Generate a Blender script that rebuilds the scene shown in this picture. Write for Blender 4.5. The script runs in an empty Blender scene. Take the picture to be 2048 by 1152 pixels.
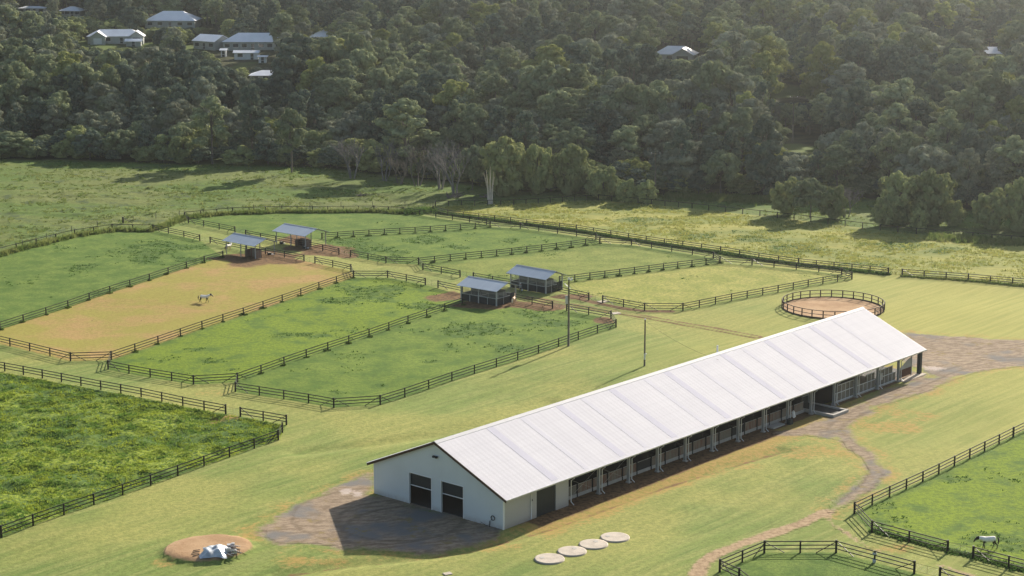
import bpy, math, random
import numpy as np
from mathutils import Vector, Matrix, Euler
R = math.radians
scene = bpy.context.scene
col = scene.collection
rnd = random.Random(7)
rng = np.random.default_rng(11)

# ------------------------------------------------------------------ camera
CAM_H, PITCH, FPX = 76.0, 12.0, 3982.0
cam_d = bpy.data.cameras.new('camera')
cam_d.sensor_width = 36.0
cam_d.lens = FPX / 2048 * 36
cam_d.clip_start = 1.0
cam_d.clip_end = 6000
cam = bpy.data.objects.new('camera', cam_d)
cam.location = (0, 0, CAM_H)
cam.rotation_euler = (R(90 - PITCH), 0, 0)
col.objects.link(cam)
scene.camera = cam

# ------------------------------------------------------------------ light
SUN_AZ, SUN_EL = 31.5, 25.5          # azimuth clockwise from +Y
world = bpy.data.worlds.new('World')
scene.world = world
world.use_nodes = True
wn = world.node_tree
sky = wn.nodes.new('ShaderNodeTexSky')
sky.sky_type = 'NISHITA'
sky.sun_disc = False
sky.sun_elevation = R(SUN_EL)
sky.sun_rotation = R(SUN_AZ)
sky.air_density = 1.2
sky.dust_density = 2.0
wn.links.new(sky.outputs[0], wn.nodes['Background'].inputs[0])
wn.nodes['Background'].inputs[1].default_value = 0.068
sun_d = bpy.data.lights.new('sun', 'SUN')
sun_d.energy = 4.6
sun_d.angle = R(0.6)
sun_d.color = (1.0, 0.90, 0.76)
sun = bpy.data.objects.new('sun', sun_d)
sdir = Vector((math.sin(R(SUN_AZ)) * math.cos(R(SUN_EL)), math.cos(R(SUN_AZ)) * math.cos(R(SUN_EL)), math.sin(R(SUN_EL))))
sun.rotation_euler = (-sdir).to_track_quat('-Z', 'Y').to_euler()
sun.location = (200, 300, 200)
col.objects.link(sun)
scene.view_settings.view_transform = 'Standard'
scene.view_settings.look = 'None'
scene.view_settings.exposure = 1.12
scene.view_settings.gamma = 1.0
scene.cycles.max_bounces = 6
scene.cycles.transparent_max_bounces = 8
scene.cycles.volume_bounces = 0

# ------------------------------------------------------------------ pixel <-> ground helpers
_th = R(PITCH)
BU = R(49.12)                                     # barn long axis
BO = np.array([-1.0, 221.6])
bux = np.array([math.cos(BU), math.sin(BU)]); bvx = np.array([-math.sin(BU), math.cos(BU)])
def Gz(px, py, z=0.0):
    a = (px - 1024) / FPX; b = (py - 576) / FPX
    dy = math.cos(_th) - b * math.sin(_th); dz = -math.sin(_th) - b * math.cos(_th)
    s = (z - CAM_H) / dz
    return (a * s, dy * s)
def vnoise(x, y, sc, seed=0):
    """smooth value noise, vectorised"""
    r = np.random.default_rng(seed); T = r.random((256, 256))
    x = np.asarray(x, float) / sc + 1000; y = np.asarray(y, float) / sc + 1000
    xi = np.floor(x).astype(int); yi = np.floor(y).astype(int); fx = x - xi; fy = y - yi
    fx = fx * fx * (3 - 2 * fx); fy = fy * fy * (3 - 2 * fy)
    g = lambda i, j: T[i & 255, j & 255]
    return (g(xi, yi) * (1 - fx) + g(xi + 1, yi) * fx) * (1 - fy) + (g(xi, yi + 1) * (1 - fx) + g(xi + 1, yi + 1) * fx) * fy
def sstep(a, b, x):
    t = np.clip((np.asarray(x, float) - a) / (b - a), 0, 1); return t * t * (3 - 2 * t)
def seg_dist(x, y, pts):
    d = np.full(np.shape(x), 1e9)
    for (ax, ay), (bx, by) in zip(pts[:-1], pts[1:]):
        vx, vy = bx - ax, by - ay; L = vx * vx + vy * vy + 1e-9
        t = np.clip(((x - ax) * vx + (y - ay) * vy) / L, 0, 1)
        d = np.minimum(d, np.hypot(x - ax - t * vx, y - ay - t * vy))
    return d
def poly_in(x, y, pts):
    """signed distance, positive inside"""
    d = seg_dist(x, y, list(pts) + [pts[0]])
    ins = np.zeros(np.shape(x), bool); n = len(pts)
    for i in range(n):
        (x1, y1), (x2, y2) = pts[i], pts[(i + 1) % n]
        c = ((y1 > y) != (y2 > y)) & (x < (x2 - x1) * (y - y1) / (y2 - y1 + 1e-12) + x1)
        ins ^= c
    return np.where(ins, d, -d)
PP = lambda pts: [Gz(*p) for p in pts]
swale = PP([(560, 1150), (700, 1128), (850, 1112), (1010, 1080), (1120, 1048), (1200, 1018), (1330, 970), (1560, 900)])
swale2 = PP([(600, 905), (760, 885), (880, 868), (1000, 838), (1100, 800)])
oval_c = Gz(417, 1103)
P0POLY = PP([(-120, 716), (11, 747), (451, 828), (573, 850), (557, 880), (3, 1077), (-120, 1120)])
WILDP = PP([(-260, 300), (0, 317), (640, 334), (900, 362), (1200, 388), (1180, 398), (870, 411), (748, 420), (431, 429), (369, 436), (306, 460), (224, 460), (33, 502), (-260, 575)])
def hz(x, y):
    x = np.asarray(x, float); y = np.asarray(y, float)
    z = 0.5 * 0.085 * ((y - 590) + np.sqrt((y - 590) ** 2 + 40 ** 2)) - 0.5 * 0.06 * ((y - 760) + np.sqrt((y - 760) ** 2 + 60 ** 2))
    z = np.where(y > 480, z * sstep(480, 620, y), 0.0)
    far = sstep(520, 700, y)
    z = z + far * (vnoise(x, y, 130, 3) - .5) * 5
    lx = (x - BO[0]) * bux[0] + (y - BO[1]) * bux[1]; ly = (x - BO[0]) * bvx[0] + (y - BO[1]) * bvx[1]
    dist = np.maximum(np.maximum(-lx - 3, lx - 100), np.maximum(-ly - 3, ly - 24))
    away = sstep(0, 14, dist)
    z = z + away * ((vnoise(x, y, 14, 5) - .5) * .35 + (vnoise(x, y, 45, 6) - .5) * .5)
    rp_ = sstep(.2, 1.5, poly_in(x, y, P0POLY))
    z = z + rp_ * ((vnoise(x, y, 2.6, 71) - .5) * .55 + (vnoise(x, y, 1.3, 72) - .5) * .35)
    rw = sstep(398, 408, y) * (1 - sstep(470, 485, y)) * sstep(.5, 3, poly_in(x, y, WILDP))
    z = z + rw * ((vnoise(x, y * 1.3, 3.2, 73) - .5) * .45)
    ds = seg_dist(x, y, swale); z = z - 0.42 * np.exp(-(ds / 1.3) ** 2)
    ds = seg_dist(x, y, swale2); z = z - 0.35 * np.exp(-(ds / 1.6) ** 2)
    # low earth mound with a cut front edge
    e = np.hypot((x - oval_c[0]) / 4.75, (y - oval_c[1]) / 5.6 )
    ex = ((x - oval_c[0]) * .94 + (y - oval_c[1]) * .34) / 5.0; ey = (-(x - oval_c[0]) * .34 + (y - oval_c[1]) * .94) / 4.4
    e = np.hypot(ex, ey)
    z = z + 0.45 * (1 - sstep(.92, 1.1, e))
    return z
def hz1(x, y): return float(hz(np.array([x]), np.array([y]))[0])
def G(px, py):
    z = 0.0
    for _ in range(14):
        x, y = Gz(px, py, z); z = .5 * z + .5 * hz1(x, y)
    return Vector((x, y, hz1(x, y)))
def W2P(x, y, z):
    Z = z - CAM_H
    d = y * math.cos(_th) - Z * math.sin(_th); v = -y * math.sin(_th) - Z * math.cos(_th)
    return 1024 + FPX * x / d, 576 + FPX * v / d

# ------------------------------------------------------------------ object helpers
def tag(o, label=None, cat=None, group=None, kind=None):
    if label: o['label'] = label
    if cat: o['category'] = cat
    if group: o['group'] = group
    if kind: o['kind'] = kind
    return o
def empty(name, loc=(0, 0, 0), rz=0.0, **k):
    o = bpy.data.objects.new(name, None); o.empty_display_size = .5
    o.location = loc; o.rotation_euler = (0, 0, rz); col.objects.link(o)
    return tag(o, **k)
def link_mesh(name, me, parent=None, loc=None, rz=None):
    o = bpy.data.objects.new(name, me); col.objects.link(o)
    if parent: o.parent = parent
    if loc is not None: o.location = loc
    if rz is not None: o.rotation_euler = (0, 0, rz)
    return o
def np_mesh(name, V, F, mat, smooth=False):
    """V (n,3), F (m,k) with constant k"""
    me = bpy.data.meshes.new(name); V = np.asarray(V, np.float32); F = np.asarray(F, np.int32); m, k = F.shape
    me.vertices.add(len(V)); me.vertices.foreach_set('co', V.ravel())
    me.loops.add(m * k); me.loops.foreach_set('vertex_index', F.ravel())
    me.polygons.add(m); me.polygons.foreach_set('loop_start', np.arange(0, m * k, k, dtype=np.int32))
    if smooth: me.polygons.foreach_set('use_smooth', np.ones(m, bool))
    for q in (mat if isinstance(mat, (list, tuple)) else [mat]): me.materials.append(q)
    me.update(calc_edges=True)
    return me
class MB:
    def __init__(s): s.v = []; s.f = []; s.m = []; s.sm = []
    def face(s, pts, mi=0):
        i = len(s.v); s.v += [tuple(p) for p in pts]; s.f.append(tuple(range(i, i + len(pts)))); s.m.append(mi); s.sm.append(False)
    def box(s, x0, x1, y0, y1, z0, z1, mi=0):
        i = len(s.v)
        s.v += [(x, y, z) for z in (z0, z1) for y in (y0, y1) for x in (x0, x1)]
        for q in ((0, 2, 3, 1), (4, 5, 7, 6), (0, 1, 5, 4), (1, 3, 7, 5), (3, 2, 6, 7), (2, 0, 4, 6)):
            s.f.append(tuple(i + k for k in q)); s.m.append(mi); s.sm.append(False)
    def prism(s, poly, axis, a0, a1, mi=0):
        """poly of 2D points extruded along axis (0,1,2)"""
        def mk(p, a):
            return {0: (a, p[0], p[1]), 1: (p[0], a, p[1]), 2: (p[0], p[1], a)}[axis]
        i = len(s.v); n = len(poly)
        s.v += [mk(p, a0) for p in poly] + [mk(p, a1) for p in poly]
        s.f.append(tuple(i + k for k in range(n))[::-1]); s.f.append(tuple(i + n + k for k in range(n)))
        for k in range(n): s.f.append((i + k, i + (k + 1) % n, i + n + (k + 1) % n, i + n + k))
        s.m += [mi] * (n + 2); s.sm += [False] * (n + 2)
    def bar(s, p, q, w, h, mi=0):
        p = Vector(p); q = Vector(q); d = (q - p)
        if d.length < 1e-6: return
        d.normalize(); up = Vector((0, 0, 1)) if abs(d.z) < .95 else Vector((1, 0, 0))
        a = d.cross(up).normalized(); b = a.cross(d).normalized(); i = len(s.v)
        for c in (p, q):
            for (sa, sb) in ((-1, -1), (1, -1), (1, 1), (-1, 1)): s.v.append(tuple(c + a * (sa * w / 2) + b * (sb * h / 2)))
        for f in ((3, 2, 1, 0), (4, 5, 6, 7), (0, 1, 5, 4), (1, 2, 6, 5), (2, 3, 7, 6), (3, 0, 4, 7)):
            s.f.append(tuple(i + k for k in f)); s.m.append(mi); s.sm.append(False)
    def tube(s, pts, rad, n=8, mi=0, cap=True):
        pts = [Vector(p) for p in pts]; rs = rad if isinstance(rad, (list, tuple)) else [rad] * len(pts)
        i = len(s.v); ref = Vector((.31, .17, .93))
        for k, p in enumerate(pts):
            d = (pts[min(k + 1, len(pts) - 1)] - pts[max(k - 1, 0)]).normalized()
            if abs(d.dot(ref)) > .97: ref = Vector((1, 0, 0))
            a = d.cross(ref).normalized(); b = d.cross(a).normalized()
            for j in range(n):
                t = 2 * math.pi * j / n; s.v.append(tuple(p + a * (math.cos(t) * rs[k]) + b * (math.sin(t) * rs[k])))
        for k in range(len(pts) - 1):
            for j in range(n):
                s.f.append((i + k * n + j, i + k * n + (j + 1) % n, i + (k + 1) * n + (j + 1) % n, i + (k + 1) * n + j)); s.m.append(mi); s.sm.append(True)
        if cap:
            s.f.append(tuple(i + j for j in range(n))); s.m.append(mi); s.sm.append(False)
            s.f.append(tuple(i + (len(pts) - 1) * n + j for j in range(n))[::-1]); s.m.append(mi); s.sm.append(False)
    def mesh(s, name, mats):
        me = bpy.data.meshes.new(name); me.from_pydata(s.v, [], s.f)
        for q in (mats if isinstance(mats, (list, tuple)) else [mats]): me.materials.append(q)
        me.polygons.foreach_set('material_index', s.m); me.polygons.foreach_set('use_smooth', s.sm); me.update()
        return me
    def build(s, name, mats, parent=None, loc=None, rz=None): return link_mesh(name, s.mesh(name, mats), parent, loc, rz)

# ------------------------------------------------------------------ materials
KA = 0.62
def lin(c): c = c / 255.; return c / 12.92 if c <= .04045 else ((c + .055) / 1.055) ** 2.4
def alb(r, g, b, k=KA): return (lin(r) * k, lin(g) * k, lin(b) * k, 1)
class NT:
    def __init__(s, name):
        s.m = bpy.data.materials.new(name); s.m.use_nodes = True; s.t = s.m.node_tree; s.t.nodes.clear(); s.pos = None
        s.out = s.n('ShaderNodeOutputMaterial')
    def n(s, t, **k):
        o = s.t.nodes.new(t)
        for a, b in k.items(): setattr(o, a, b)
        return o
    def set(s, sock, v):
        if hasattr(v, 'is_linked') or isinstance(v, bpy.types.NodeSocket): s.t.links.new(v, sock)
        elif v is not None: sock.default_value = v
    def math(s, op, a, b=None, c=None, clamp=False):
        o = s.n('ShaderNodeMath', operation=op, use_clamp=clamp)
        for i, v in enumerate((a, b, c)):
            if v is not None: s.set(o.inputs[i], v)
        return o.outputs[0]
    def mix(s, f, a, b, bt='MIX'):
        o = s.n('ShaderNodeMix', data_type='RGBA', blend_type=bt); s.set(o.inputs[0], f); s.set(o.inputs[6], a); s.set(o.inputs[7], b); return o.outputs[2]
    def coord(s, kind='world'):
        if kind == 'world': return s.n('ShaderNodeNewGeometry').outputs['Position']
        return s.n('ShaderNodeTexCoord').outputs['Object']
    def mapping(s, v, scale=(1, 1, 1), rot=(0, 0, 0), loc=(0, 0, 0)):
        q = s.n('ShaderNodeMapping'); s.t.links.new(v, q.inputs[0]); q.inputs[2].default_value = rot
        o = s.n('ShaderNodeMapping'); s.t.links.new(q.outputs[0], o.inputs[0]); o.inputs[1].default_value = loc; o.inputs[3].default_value = scale; return o.outputs[0]
    def noise(s, v, scale, detail=3, rough=.55, out=0):
        o = s.n('ShaderNodeTexNoise'); s.t.links.new(v, o.inputs['Vector']); o.inputs['Scale'].default_value = scale; o.inputs['Detail'].default_value = detail; o.inputs['Roughness'].default_value = rough; return o.outputs[out]
    def ramp(s, v, a, b):
        o = s.n('ShaderNodeMapRange', interpolation_type='SMOOTHSTEP'); s.set(o.inputs[0], v); o.inputs[1].default_value = a; o.inputs[2].default_value = b; return o.outputs[0]
    def attr(s, name): return s.n('ShaderNodeAttribute', attribute_name=name).outputs['Fac']
    def bump(s, h, strength=.5, dist=.1):
        o = s.n('ShaderNodeBump'); o.inputs['Strength'].default_value = strength; o.inputs['Distance'].default_value = dist; s.t.links.new(h, o.inputs['Height']); return o.outputs[0]
    def bsdf(s, color, rough=.8, metal=0.0, normal=None, spec=.3, sheen=None):
        o = s.n('ShaderNodeBsdfPrincipled'); s.set(o.inputs['Base Color'], color); s.set(o.inputs['Roughness'], rough); o.inputs['Metallic'].default_value = metal
        o.inputs['Specular IOR Level'].default_value = spec
        if normal is not None: s.t.links.new(normal, o.inputs['Normal'])
        return o.outputs[0]
    def done(s, sh): s.t.links.new(sh, s.out.inputs[0]); return s.m
def plain(name, c, rough=.7, metal=0., var=.12, sc=.6, spec=.3, bump=0.0):
    t = NT(name); v = t.coord('obj'); n = t.noise(v, sc, 4)
    dark = tuple(x * (1 - var) for x in c[:3]) + (1,); lite = tuple(min(1, x * (1 + var)) for x in c[:3]) + (1,)
    n2 = t.noise(v, sc * 9, 2)
    f = t.math('ADD', t.math('MULTIPLY', n, .7), t.math('MULTIPLY', n2, .3))
    return t.done(t.bsdf(t.mix(t.ramp(f, .3, .7), dark, lite), rough, metal, t.bump(n2, bump, .03) if bump else None, spec))
M = {}
M['black'] = plain('black_rail', (.011, .010, .010), .45, var=.3)
M['darkgreen'] = plain('dark_steel', (.018, .03, .034), .5)
M['white_wall'] = None
M['white'] = plain('white_paint', (.66, .68, .70), .5, var=.05)
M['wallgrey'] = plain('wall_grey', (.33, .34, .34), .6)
M['colgrey'] = plain('column_grey', (.34, .35, .35), .55)
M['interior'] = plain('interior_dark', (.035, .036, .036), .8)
M['roller'] = plain('roller_door', (.016, .024, .030), .5)
M['concrete'] = plain('concrete', (.42, .37, .31), .9, var=.18, sc=.9, bump=.4)
M['plinth'] = plain('concrete_plinth', (.40, .38, .35), .9, var=.15)
M['timber'] = None
M['brownwall'] = plain('rust_boards', (.10, .045, .028), .85, var=.4, sc=2)
M['barge'] = plain('brown_barge', (.05, .025, .015), .6)
M['pole'] = plain('weathered_pole', (.15, .13, .10), .9, var=.3, sc=.8)
M['galv'] = plain('galvanised', (.45, .46, .47), .45, .4)
M['rubber'] = plain('black_rubber', (.02, .02, .02), .8)
M['hay'] = plain('hay', (.35, .22, .09), .95, var=.3, sc=3)
M['glass'] = plain('dark_glass', (.03, .04, .05), .1, spec=.6)
M['skin'] = plain('skin', (.45, .26, .18), .6)
M['greycloth'] = plain('grey_cloth', (.28, .29, .30), .9)
M['darkcloth'] = plain('dark_cloth', (.02, .022, .03), .9)
M['rug'] = plain('horse_rug', (.80, .77, .74), .7, var=.12, sc=1.5, bump=.5)
M['dkhorse'] = plain('dark_coat', (.012, .010, .009), .5)
M['palomino'] = plain('palomino_coat', (.55, .38, .22), .6, var=.2)
M['mane'] = plain('pale_mane', (.75, .68, .55), .8)
M['brownhorse'] = plain('brown_coat', (.12, .055, .03), .6)
def board_mat(name):
    t = NT(name); v = t.coord('obj'); st = t.noise(t.mapping(v, (2.2, 2.2, .25)), 1.0, 4, .7); big = t.noise(v, .12, 2)
    c = t.mix(t.ramp(st, .35, .65), (.20, .085, .05, 1), (.26, .23, .19, 1)); c = t.mix(t.ramp(big, .35, .65), c, (.20, .19, .16, 1))
    return t.done(t.bsdf(c, .85, 0, None, .1))
M['timber'] = board_mat('brown_boards')
def wall_mat(name, c):
    t = NT(name); v = t.coord('obj'); n = t.noise(v, .25, 4)
    w = t.n('ShaderNodeTexWave', wave_type='BANDS', bands_direction='Y'); t.t.links.new(v, w.inputs[0]); w.inputs['Scale'].default_value = 1.6
    dirt = t.ramp(t.math('ADD', t.n('ShaderNodeSeparateXYZ').outputs[2], 0), 0, 1)
    sx = t.n('ShaderNodeSeparateXYZ'); t.t.links.new(v, sx.inputs[0])
    low = t.math('MULTIPLY', t.math('SUBTRACT', 1, t.ramp(sx.outputs[2], 0, .9)), t.noise(v, 2.2, 4))
    c1 = t.mix(t.ramp(n, .3, .7), tuple(x * .93 for x in c[:3]) + (1,), c + (1,))
    c2 = t.mix(t.math('MULTIPLY', low, .7), c1, (.25, .2, .16, 1))
    return t.done(t.bsdf(c2, .45, 0, t.bump(w.outputs[0], .25, .02), .4))
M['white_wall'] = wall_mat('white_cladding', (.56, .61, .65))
def roof_mat(name, c1, c2, period, rough=.38, metal=.0, tint=None):
    t = NT(name); v = t.coord('obj')
    sx = t.n('ShaderNodeSeparateXYZ'); t.t.links.new(v, sx.inputs[0])
    w = t.math('SINE', t.math('MULTIPLY', sx.outputs[0], 2 * math.pi / period))
    st = t.noise(t.mapping(v, (1.0, .04, .04)), 1.2, 4)
    st2 = t.noise(t.mapping(v, (.09, .35, .35)), 1.0, 3)
    f = t.ramp(t.math('ADD', t.math('MULTIPLY', st, .6), t.math('MULTIPLY', st2, .4)), .35, .65)
    lap = t.math('GREATER_THAN', t.math('FRACT', t.math('MULTIPLY', sx.outputs[1], 1 / 1.15)), .93)
    c = t.mix(f, c1 + (1,), c2 + (1,))
    c = t.mix(t.math('MULTIPLY', lap, .12), c, tuple(x * .55 for x in c1) + (1,))
    return t.done(t.bsdf(c, rough, metal, t.bump(w, .10, .02), .03))
M['roof'] = roof_mat('white_roof', (.56, .55, .585), (.60, .59, .62), .76, .75)
M['ridge'] = plain('ridge_cap', (.50, .50, .52), .6, var=.04, spec=.1)
M['skylight'] = plain('skylight_sheet', (.52, .51, .58), .75, var=.03, spec=.02)
M['skylight2'] = plain('faded_skylight_sheet', (.56, .55, .60), .75, var=.03, spec=.02)
M['shelter_roof'] = roof_mat('shelter_roof', (.36, .42, .50), (.40, .46, .53), .5, .5)
M['house_roof'] = plain('house_roof', (.74, .76, .80), .4, var=.06, sc=.3)
M['house_wall'] = plain('house_wall', (.36, .38, .36), .7, var=.08)
M['tarp'] = plain('silver_tarp', (.42, .46, .50), .4, .2, var=.3, sc=1.2, spec=.6)

# ------------------------------------------------------------------ ground zones (pixel polygons laid on the ground)
Z = dict(
 nw=[(-90, 532), (33, 503), (149, 474), (224, 461), (306, 462), (400, 483), (446, 515), (408, 527), (0, 661), (-90, 692)],
 dry=[(-40, 675), (0, 661), (408, 527), (446, 516), (540, 508), (610, 524), (702, 543.5), (707, 555.7), (222.6, 720), (141, 723), (26, 696), (-40, 681)],
 c=[(222.6, 720), (707, 555.7), (775, 555.7), (851, 571), (925, 590), (925, 608), (475, 762.5), (387, 767.7), (216, 738)],
 d=[(475, 762.5), (925, 608), (1030, 600), (1222, 637), (1232, 654), (760, 807), (668, 815), (471, 782)],
 a=[(377, 447), (369.5, 437), (431.7, 430.5), (563.8, 422.8), (748, 421.6), (806, 425.4), (908, 441), (973, 449), (980, 454), (644, 479), (600, 478), (490, 466)],
 b=[(644, 479), (980, 454), (1040, 457), (1191, 479), (1200, 486), (837, 529.5), (772, 527), (678, 508)],
 e=[(837, 529.5), (1200, 486), (1263, 490), (1427, 517), (1440, 525), (1119, 565), (1000, 560), (846, 541)],
 f=[(1119, 565), (1440, 525), (1504, 529.5), (1683, 551), (1704, 559), (1366, 620), (1289, 620), (1150, 592)],
 p0=[(-120, 716), (11, 747), (451, 828), (573, 850), (557, 880), (3, 1077), (-120, 1120)],
 pr=[(1708, 1026), (2060, 855), (2160, 812), (2160, 1175), (1946, 1115), (1743, 1063)],
 pb=[(1439, 1144), (1528, 1105), (1672, 1104), (1828, 1145), (1900, 1172), (1900, 1250), (1520, 1250)],
 mr=[(872, 413), (1197, 401), (1384, 416), (1656, 449), (1830, 467), (2160, 492), (2160, 580), (1776, 549), (1478, 513), (1222, 472), (956, 438)],
 yard=[(738, 948), (720, 955), (690, 968), (640, 988), (590, 1012), (545, 1036), (522, 1055), (530, 1075), (560, 1092), (640, 1092), (700, 1098), (800, 1106), (900, 1100), (960, 1082), (1010, 1062), (1007, 1058), (740, 989)],
 drive=[(1800, 665), (1850, 668), (1960, 674), (2170, 684), (2170, 722), (2048, 731), (1990, 738), (1957, 744), (1899, 762), (1858, 782), (1811, 797), (1767, 812), (1717, 834), (1702, 852), (1690, 872), (1660, 878), (1620, 872), (1564, 869), (1535, 866), (1576, 859), (1625, 843), (1664, 829), (1687, 815), (1737, 791), (1781, 774), (1834, 759), (1861, 753), (1850, 742), (1790, 722)],
 road2=[(1655, 860), (1700, 852), (1717, 879), (1742, 900), (1765, 922), (1771, 945), (1758, 968), (1730, 990), (1690, 1012), (1662, 1028), (1650, 1020), (1666, 1000), (1705, 980), (1726, 958), (1731, 938), (1722, 915), (1690, 893)],
)
Z = {k: PP(v) for k, v in Z.items()}
forest_line = PP([(-260, 300), (0, 317), (120, 318), (250, 324), (400, 328), (540, 334), (640, 336), (700, 343), (800, 352), (900, 362), (1000, 376), (1100, 384), (1200, 388), (1330, 388), (1500, 393), (1620, 398), (1740, 396), (1850, 404), (1950, 420), (2048, 436), (2300, 470)])
forest_poly = forest_line + [(600, 3500), (-600, 3500)]
forest_poly = forest_line + [(900, 380), (2500, 3400), (-2500, 3400), (-900, 560)]
path2 = PP([(1652, 1022), (1600, 1046), (1540, 1066), (1480, 1088), (1430, 1108), (1402, 1130), (1388, 1165)])
path3 = PP([(1655, 1030), (1662, 1046), (1690, 1062), (1712, 1078), (1745, 1098), (1775, 1102)])
path3b = PP([(1880, 1128), (1930, 1146), (1990, 1165)])
twotrack = PP([(1060, 596), (1180, 616), (1300, 634), (1420, 655), (1512, 673)])
lanedirt = PP([(1125, 590), (1180, 603), (1240, 615), (1290, 621), (1340, 621)])
lanedirt2 = PP([(560, 480), (640, 500), (690, 512)])
pen_c = np.array(Gz(1666, 617.5)); PEN_R = 8.85
weeds = [(330, 498, 80, 20), (385, 518, 55, 15), (290, 522, 50, 12), (150, 540, 45, 10), (120, 505, 30, 6), (230, 590, 60, 9),
         (760, 580, 120, 16), (845, 608, 60, 12), (570, 672, 25, 7), (425, 722, 30, 6), (460, 738, 22, 4), (690, 602, 70, 10), (620, 668, 40, 5), (370, 700, 30, 4),
         (700, 487, 60, 10), (760, 498, 90, 12), (850, 480, 60, 10), (905, 492, 30, 8), (1020, 480, 25, 5), (780, 515, 60, 6),
         (950, 660, 90, 14), (1130, 645, 70, 12), (1010, 690, 60, 10), (870, 722, 30, 4), (680, 785, 25, 5), (1060, 625, 60, 8), (760, 770, 25, 4),
         (1975, 1078, 60, 16), (2035, 1090, 50, 14), (1800, 1040, 50, 12), (1760, 1010, 50, 10), (1900, 960, 40, 8),
         (1380, 470, 60, 8), (1620, 500, 80, 9), (1500, 480, 60, 8), (1780, 490, 70, 10), (1290, 440, 60, 5), (1700, 530, 60, 6), (1900, 500, 50, 8)]
earthy = [(497, 516, 62, 15, .5), (560, 520, 60, 9, .2), (640, 500, 62, 11, .4), (700, 512, 20, 6, .3), (890, 592, 40, 9, .3), (975, 604, 62, 11, .3), (1052, 608, 45, 7, .2), (1105, 614, 34, 7, .2), (1208, 640, 24, 8, .1), (590, 478, 30, 8, .2), (1150, 594, 40, 6, .3), ]
tans = [(440, 838, 42, 8), (1640, 900, 60, 14), (1780, 850, 70, 16), (1820, 830, 60, 12), (1590, 912, 80, 9), (1500, 930, 60, 9), (410, 785, 50, 9), (1690, 905, 40, 9), (980, 1090, 90, 12), (620, 1125, 110, 12), (1950, 700, 120, 8), (640, 1000, 60, 8), (500, 1075, 40, 16), (330, 1125, 30, 10), (1780, 1095, 60, 8)]
def weed_amt(x, y):
    w = sstep(.60, .86, vnoise(x, y, 9, 21) * .6 + vnoise(x, y, 3.2, 22) * .4) * .45
    for (px, py, rx, ry) in weeds:
        cx, cy = Gz(px, py); x1, _ = Gz(px + rx, py); _, y1 = Gz(px, py - ry)
        e = np.hypot((x - cx) / (x1 - cx), (y - cy) / (y1 - cy)) + (vnoise(x, y, 4.5, 23) - .5) * 1.3
        w = np.maximum(w, 1 - sstep(.45, 1.15, e))
    return w

# grid
def axis_lines(a, b, st, lo, hi, grow=1.25):
    m = list(np.arange(a, b + st / 2, st)); s = st; x = m[-1]; out = []
    while x < hi: s *= grow; x += s; out.append(x)
    s = st; x = m[0]; pre = []
    while x > lo: s *= grow; x -= s; pre.append(x)
    return np.array(pre[::-1] + m + out)
xs = axis_lines(-150, 170, .62, -2600, 2600, 1.16)
ys = axis_lines(188, 470, .62, -400, 3400, 1.035)
X, Y = np.meshgrid(xs, ys); X = X.ravel(); Y = Y.ravel()
Hh = hz(X, Y)
nx, ny = len(xs), len(ys)
idx = np.arange(nx * ny).reshape(ny, nx)
FA = np.stack([idx[:-1, :-1].ravel(), idx[:-1, 1:].ravel(), idx[1:, 1:].ravel(), idx[1:, :-1].ravel()], 1)
A = {k: poly_in(X, Y, v) for k, v in Z.items()}
lush = np.maximum.reduce([A[k] for k in 'nw c d a b e f pr pb'.split()])
AT = {}
AT['lush'] = lush
AT['yellow'] = np.clip(np.where(A['f'] > -1, A['f'] + 1, 0) * .3, 0, 1) + np.clip(A['e'] * .1, 0, .45) + np.clip(A['mr'] * .3, 0, .8)
AT['bright'] = np.clip(A['c'] * .5, 0, 1) * .8 + np.clip(A['pr'] * .5, 0, 1) + np.clip(A['d'] * .5, 0, 1) * .25 + np.clip(A['b'] * .3, 0, 1) * .15
AT['dry'] = A['dry']
AT['yellow_lawn'] = np.clip(sstep(15, 95, X + (vnoise(X, Y, 22, 97) - .5) * 50), 0, 1)  # lawn grows yellower towards the right, broken up by noise
AT['rough'] = A['p0']
AT['meadow'] = A['mr']
AT['forest'] = poly_in(X, Y, forest_poly)
wl = PP([(-260, 300), (0, 317), (640, 334), (900, 362), (1200, 388), (1330, 388), (1500, 393), (1740, 396), (1950, 420), (2300, 470), (2300, 505), (1830, 467), (1384, 416), (1197, 401), (870, 412), (748, 421), (431, 430), (369, 437), (306, 462), (224, 461), (33, 503), (-260, 575)])
AT['wild'] = poly_in(X, Y, wl)
lX = (X - BO[0]) * bux[0] + (Y - BO[1]) * bux[1]; lY = (X - BO[0]) * bvx[0] + (Y - BO[1]) * bvx[1]
def rect(x0, x1, y0, y1): return -np.maximum(np.maximum(x0 - lX, lX - x1), np.maximum(y0 - lY, lY - y1))
_gn = (vnoise(X, Y, 3.4, 95) - .5) * 1.9 + (vnoise(X, Y, 1.3, 96) - .5) * .7
grav = _gn * .8 + np.maximum.reduce([A['yard'], A['drive'] - .2, A['road2'] - .2, rect(90, 97, -1.5, 22), rect(-1, 12, .5, 21)])
AT['gravel'] = grav
earth = np.maximum(rect(4, 56, -2.4, 2.5), rect(56, 72, -.6, 2.5)); earth = np.maximum(earth, rect(60, 92, -.8, 1.5) - .4)
tan = np.where(rect(2, 74, -5.4, 1) > -1.5, rect(2, 74, -5.4, 1) * .3 + .0, -9)
for (px, py, rx, ry) in tans:
    cx, cy = Gz(px, py); x1, _ = Gz(px + rx, py); _, y1 = Gz(px, py - ry)
    e = np.hypot((X - cx) / (x1 - cx), (Y - cy) / (y1 - cy)) + (vnoise(X, Y, 5, 91) - .5) * 1.2; tan = np.maximum(tan, np.clip((1 - e) * 1.2 - .55, -3, .15))
tan = np.maximum(tan, .05 - np.abs(grav + .9) * .35)
AT['tan'] = tan
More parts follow.
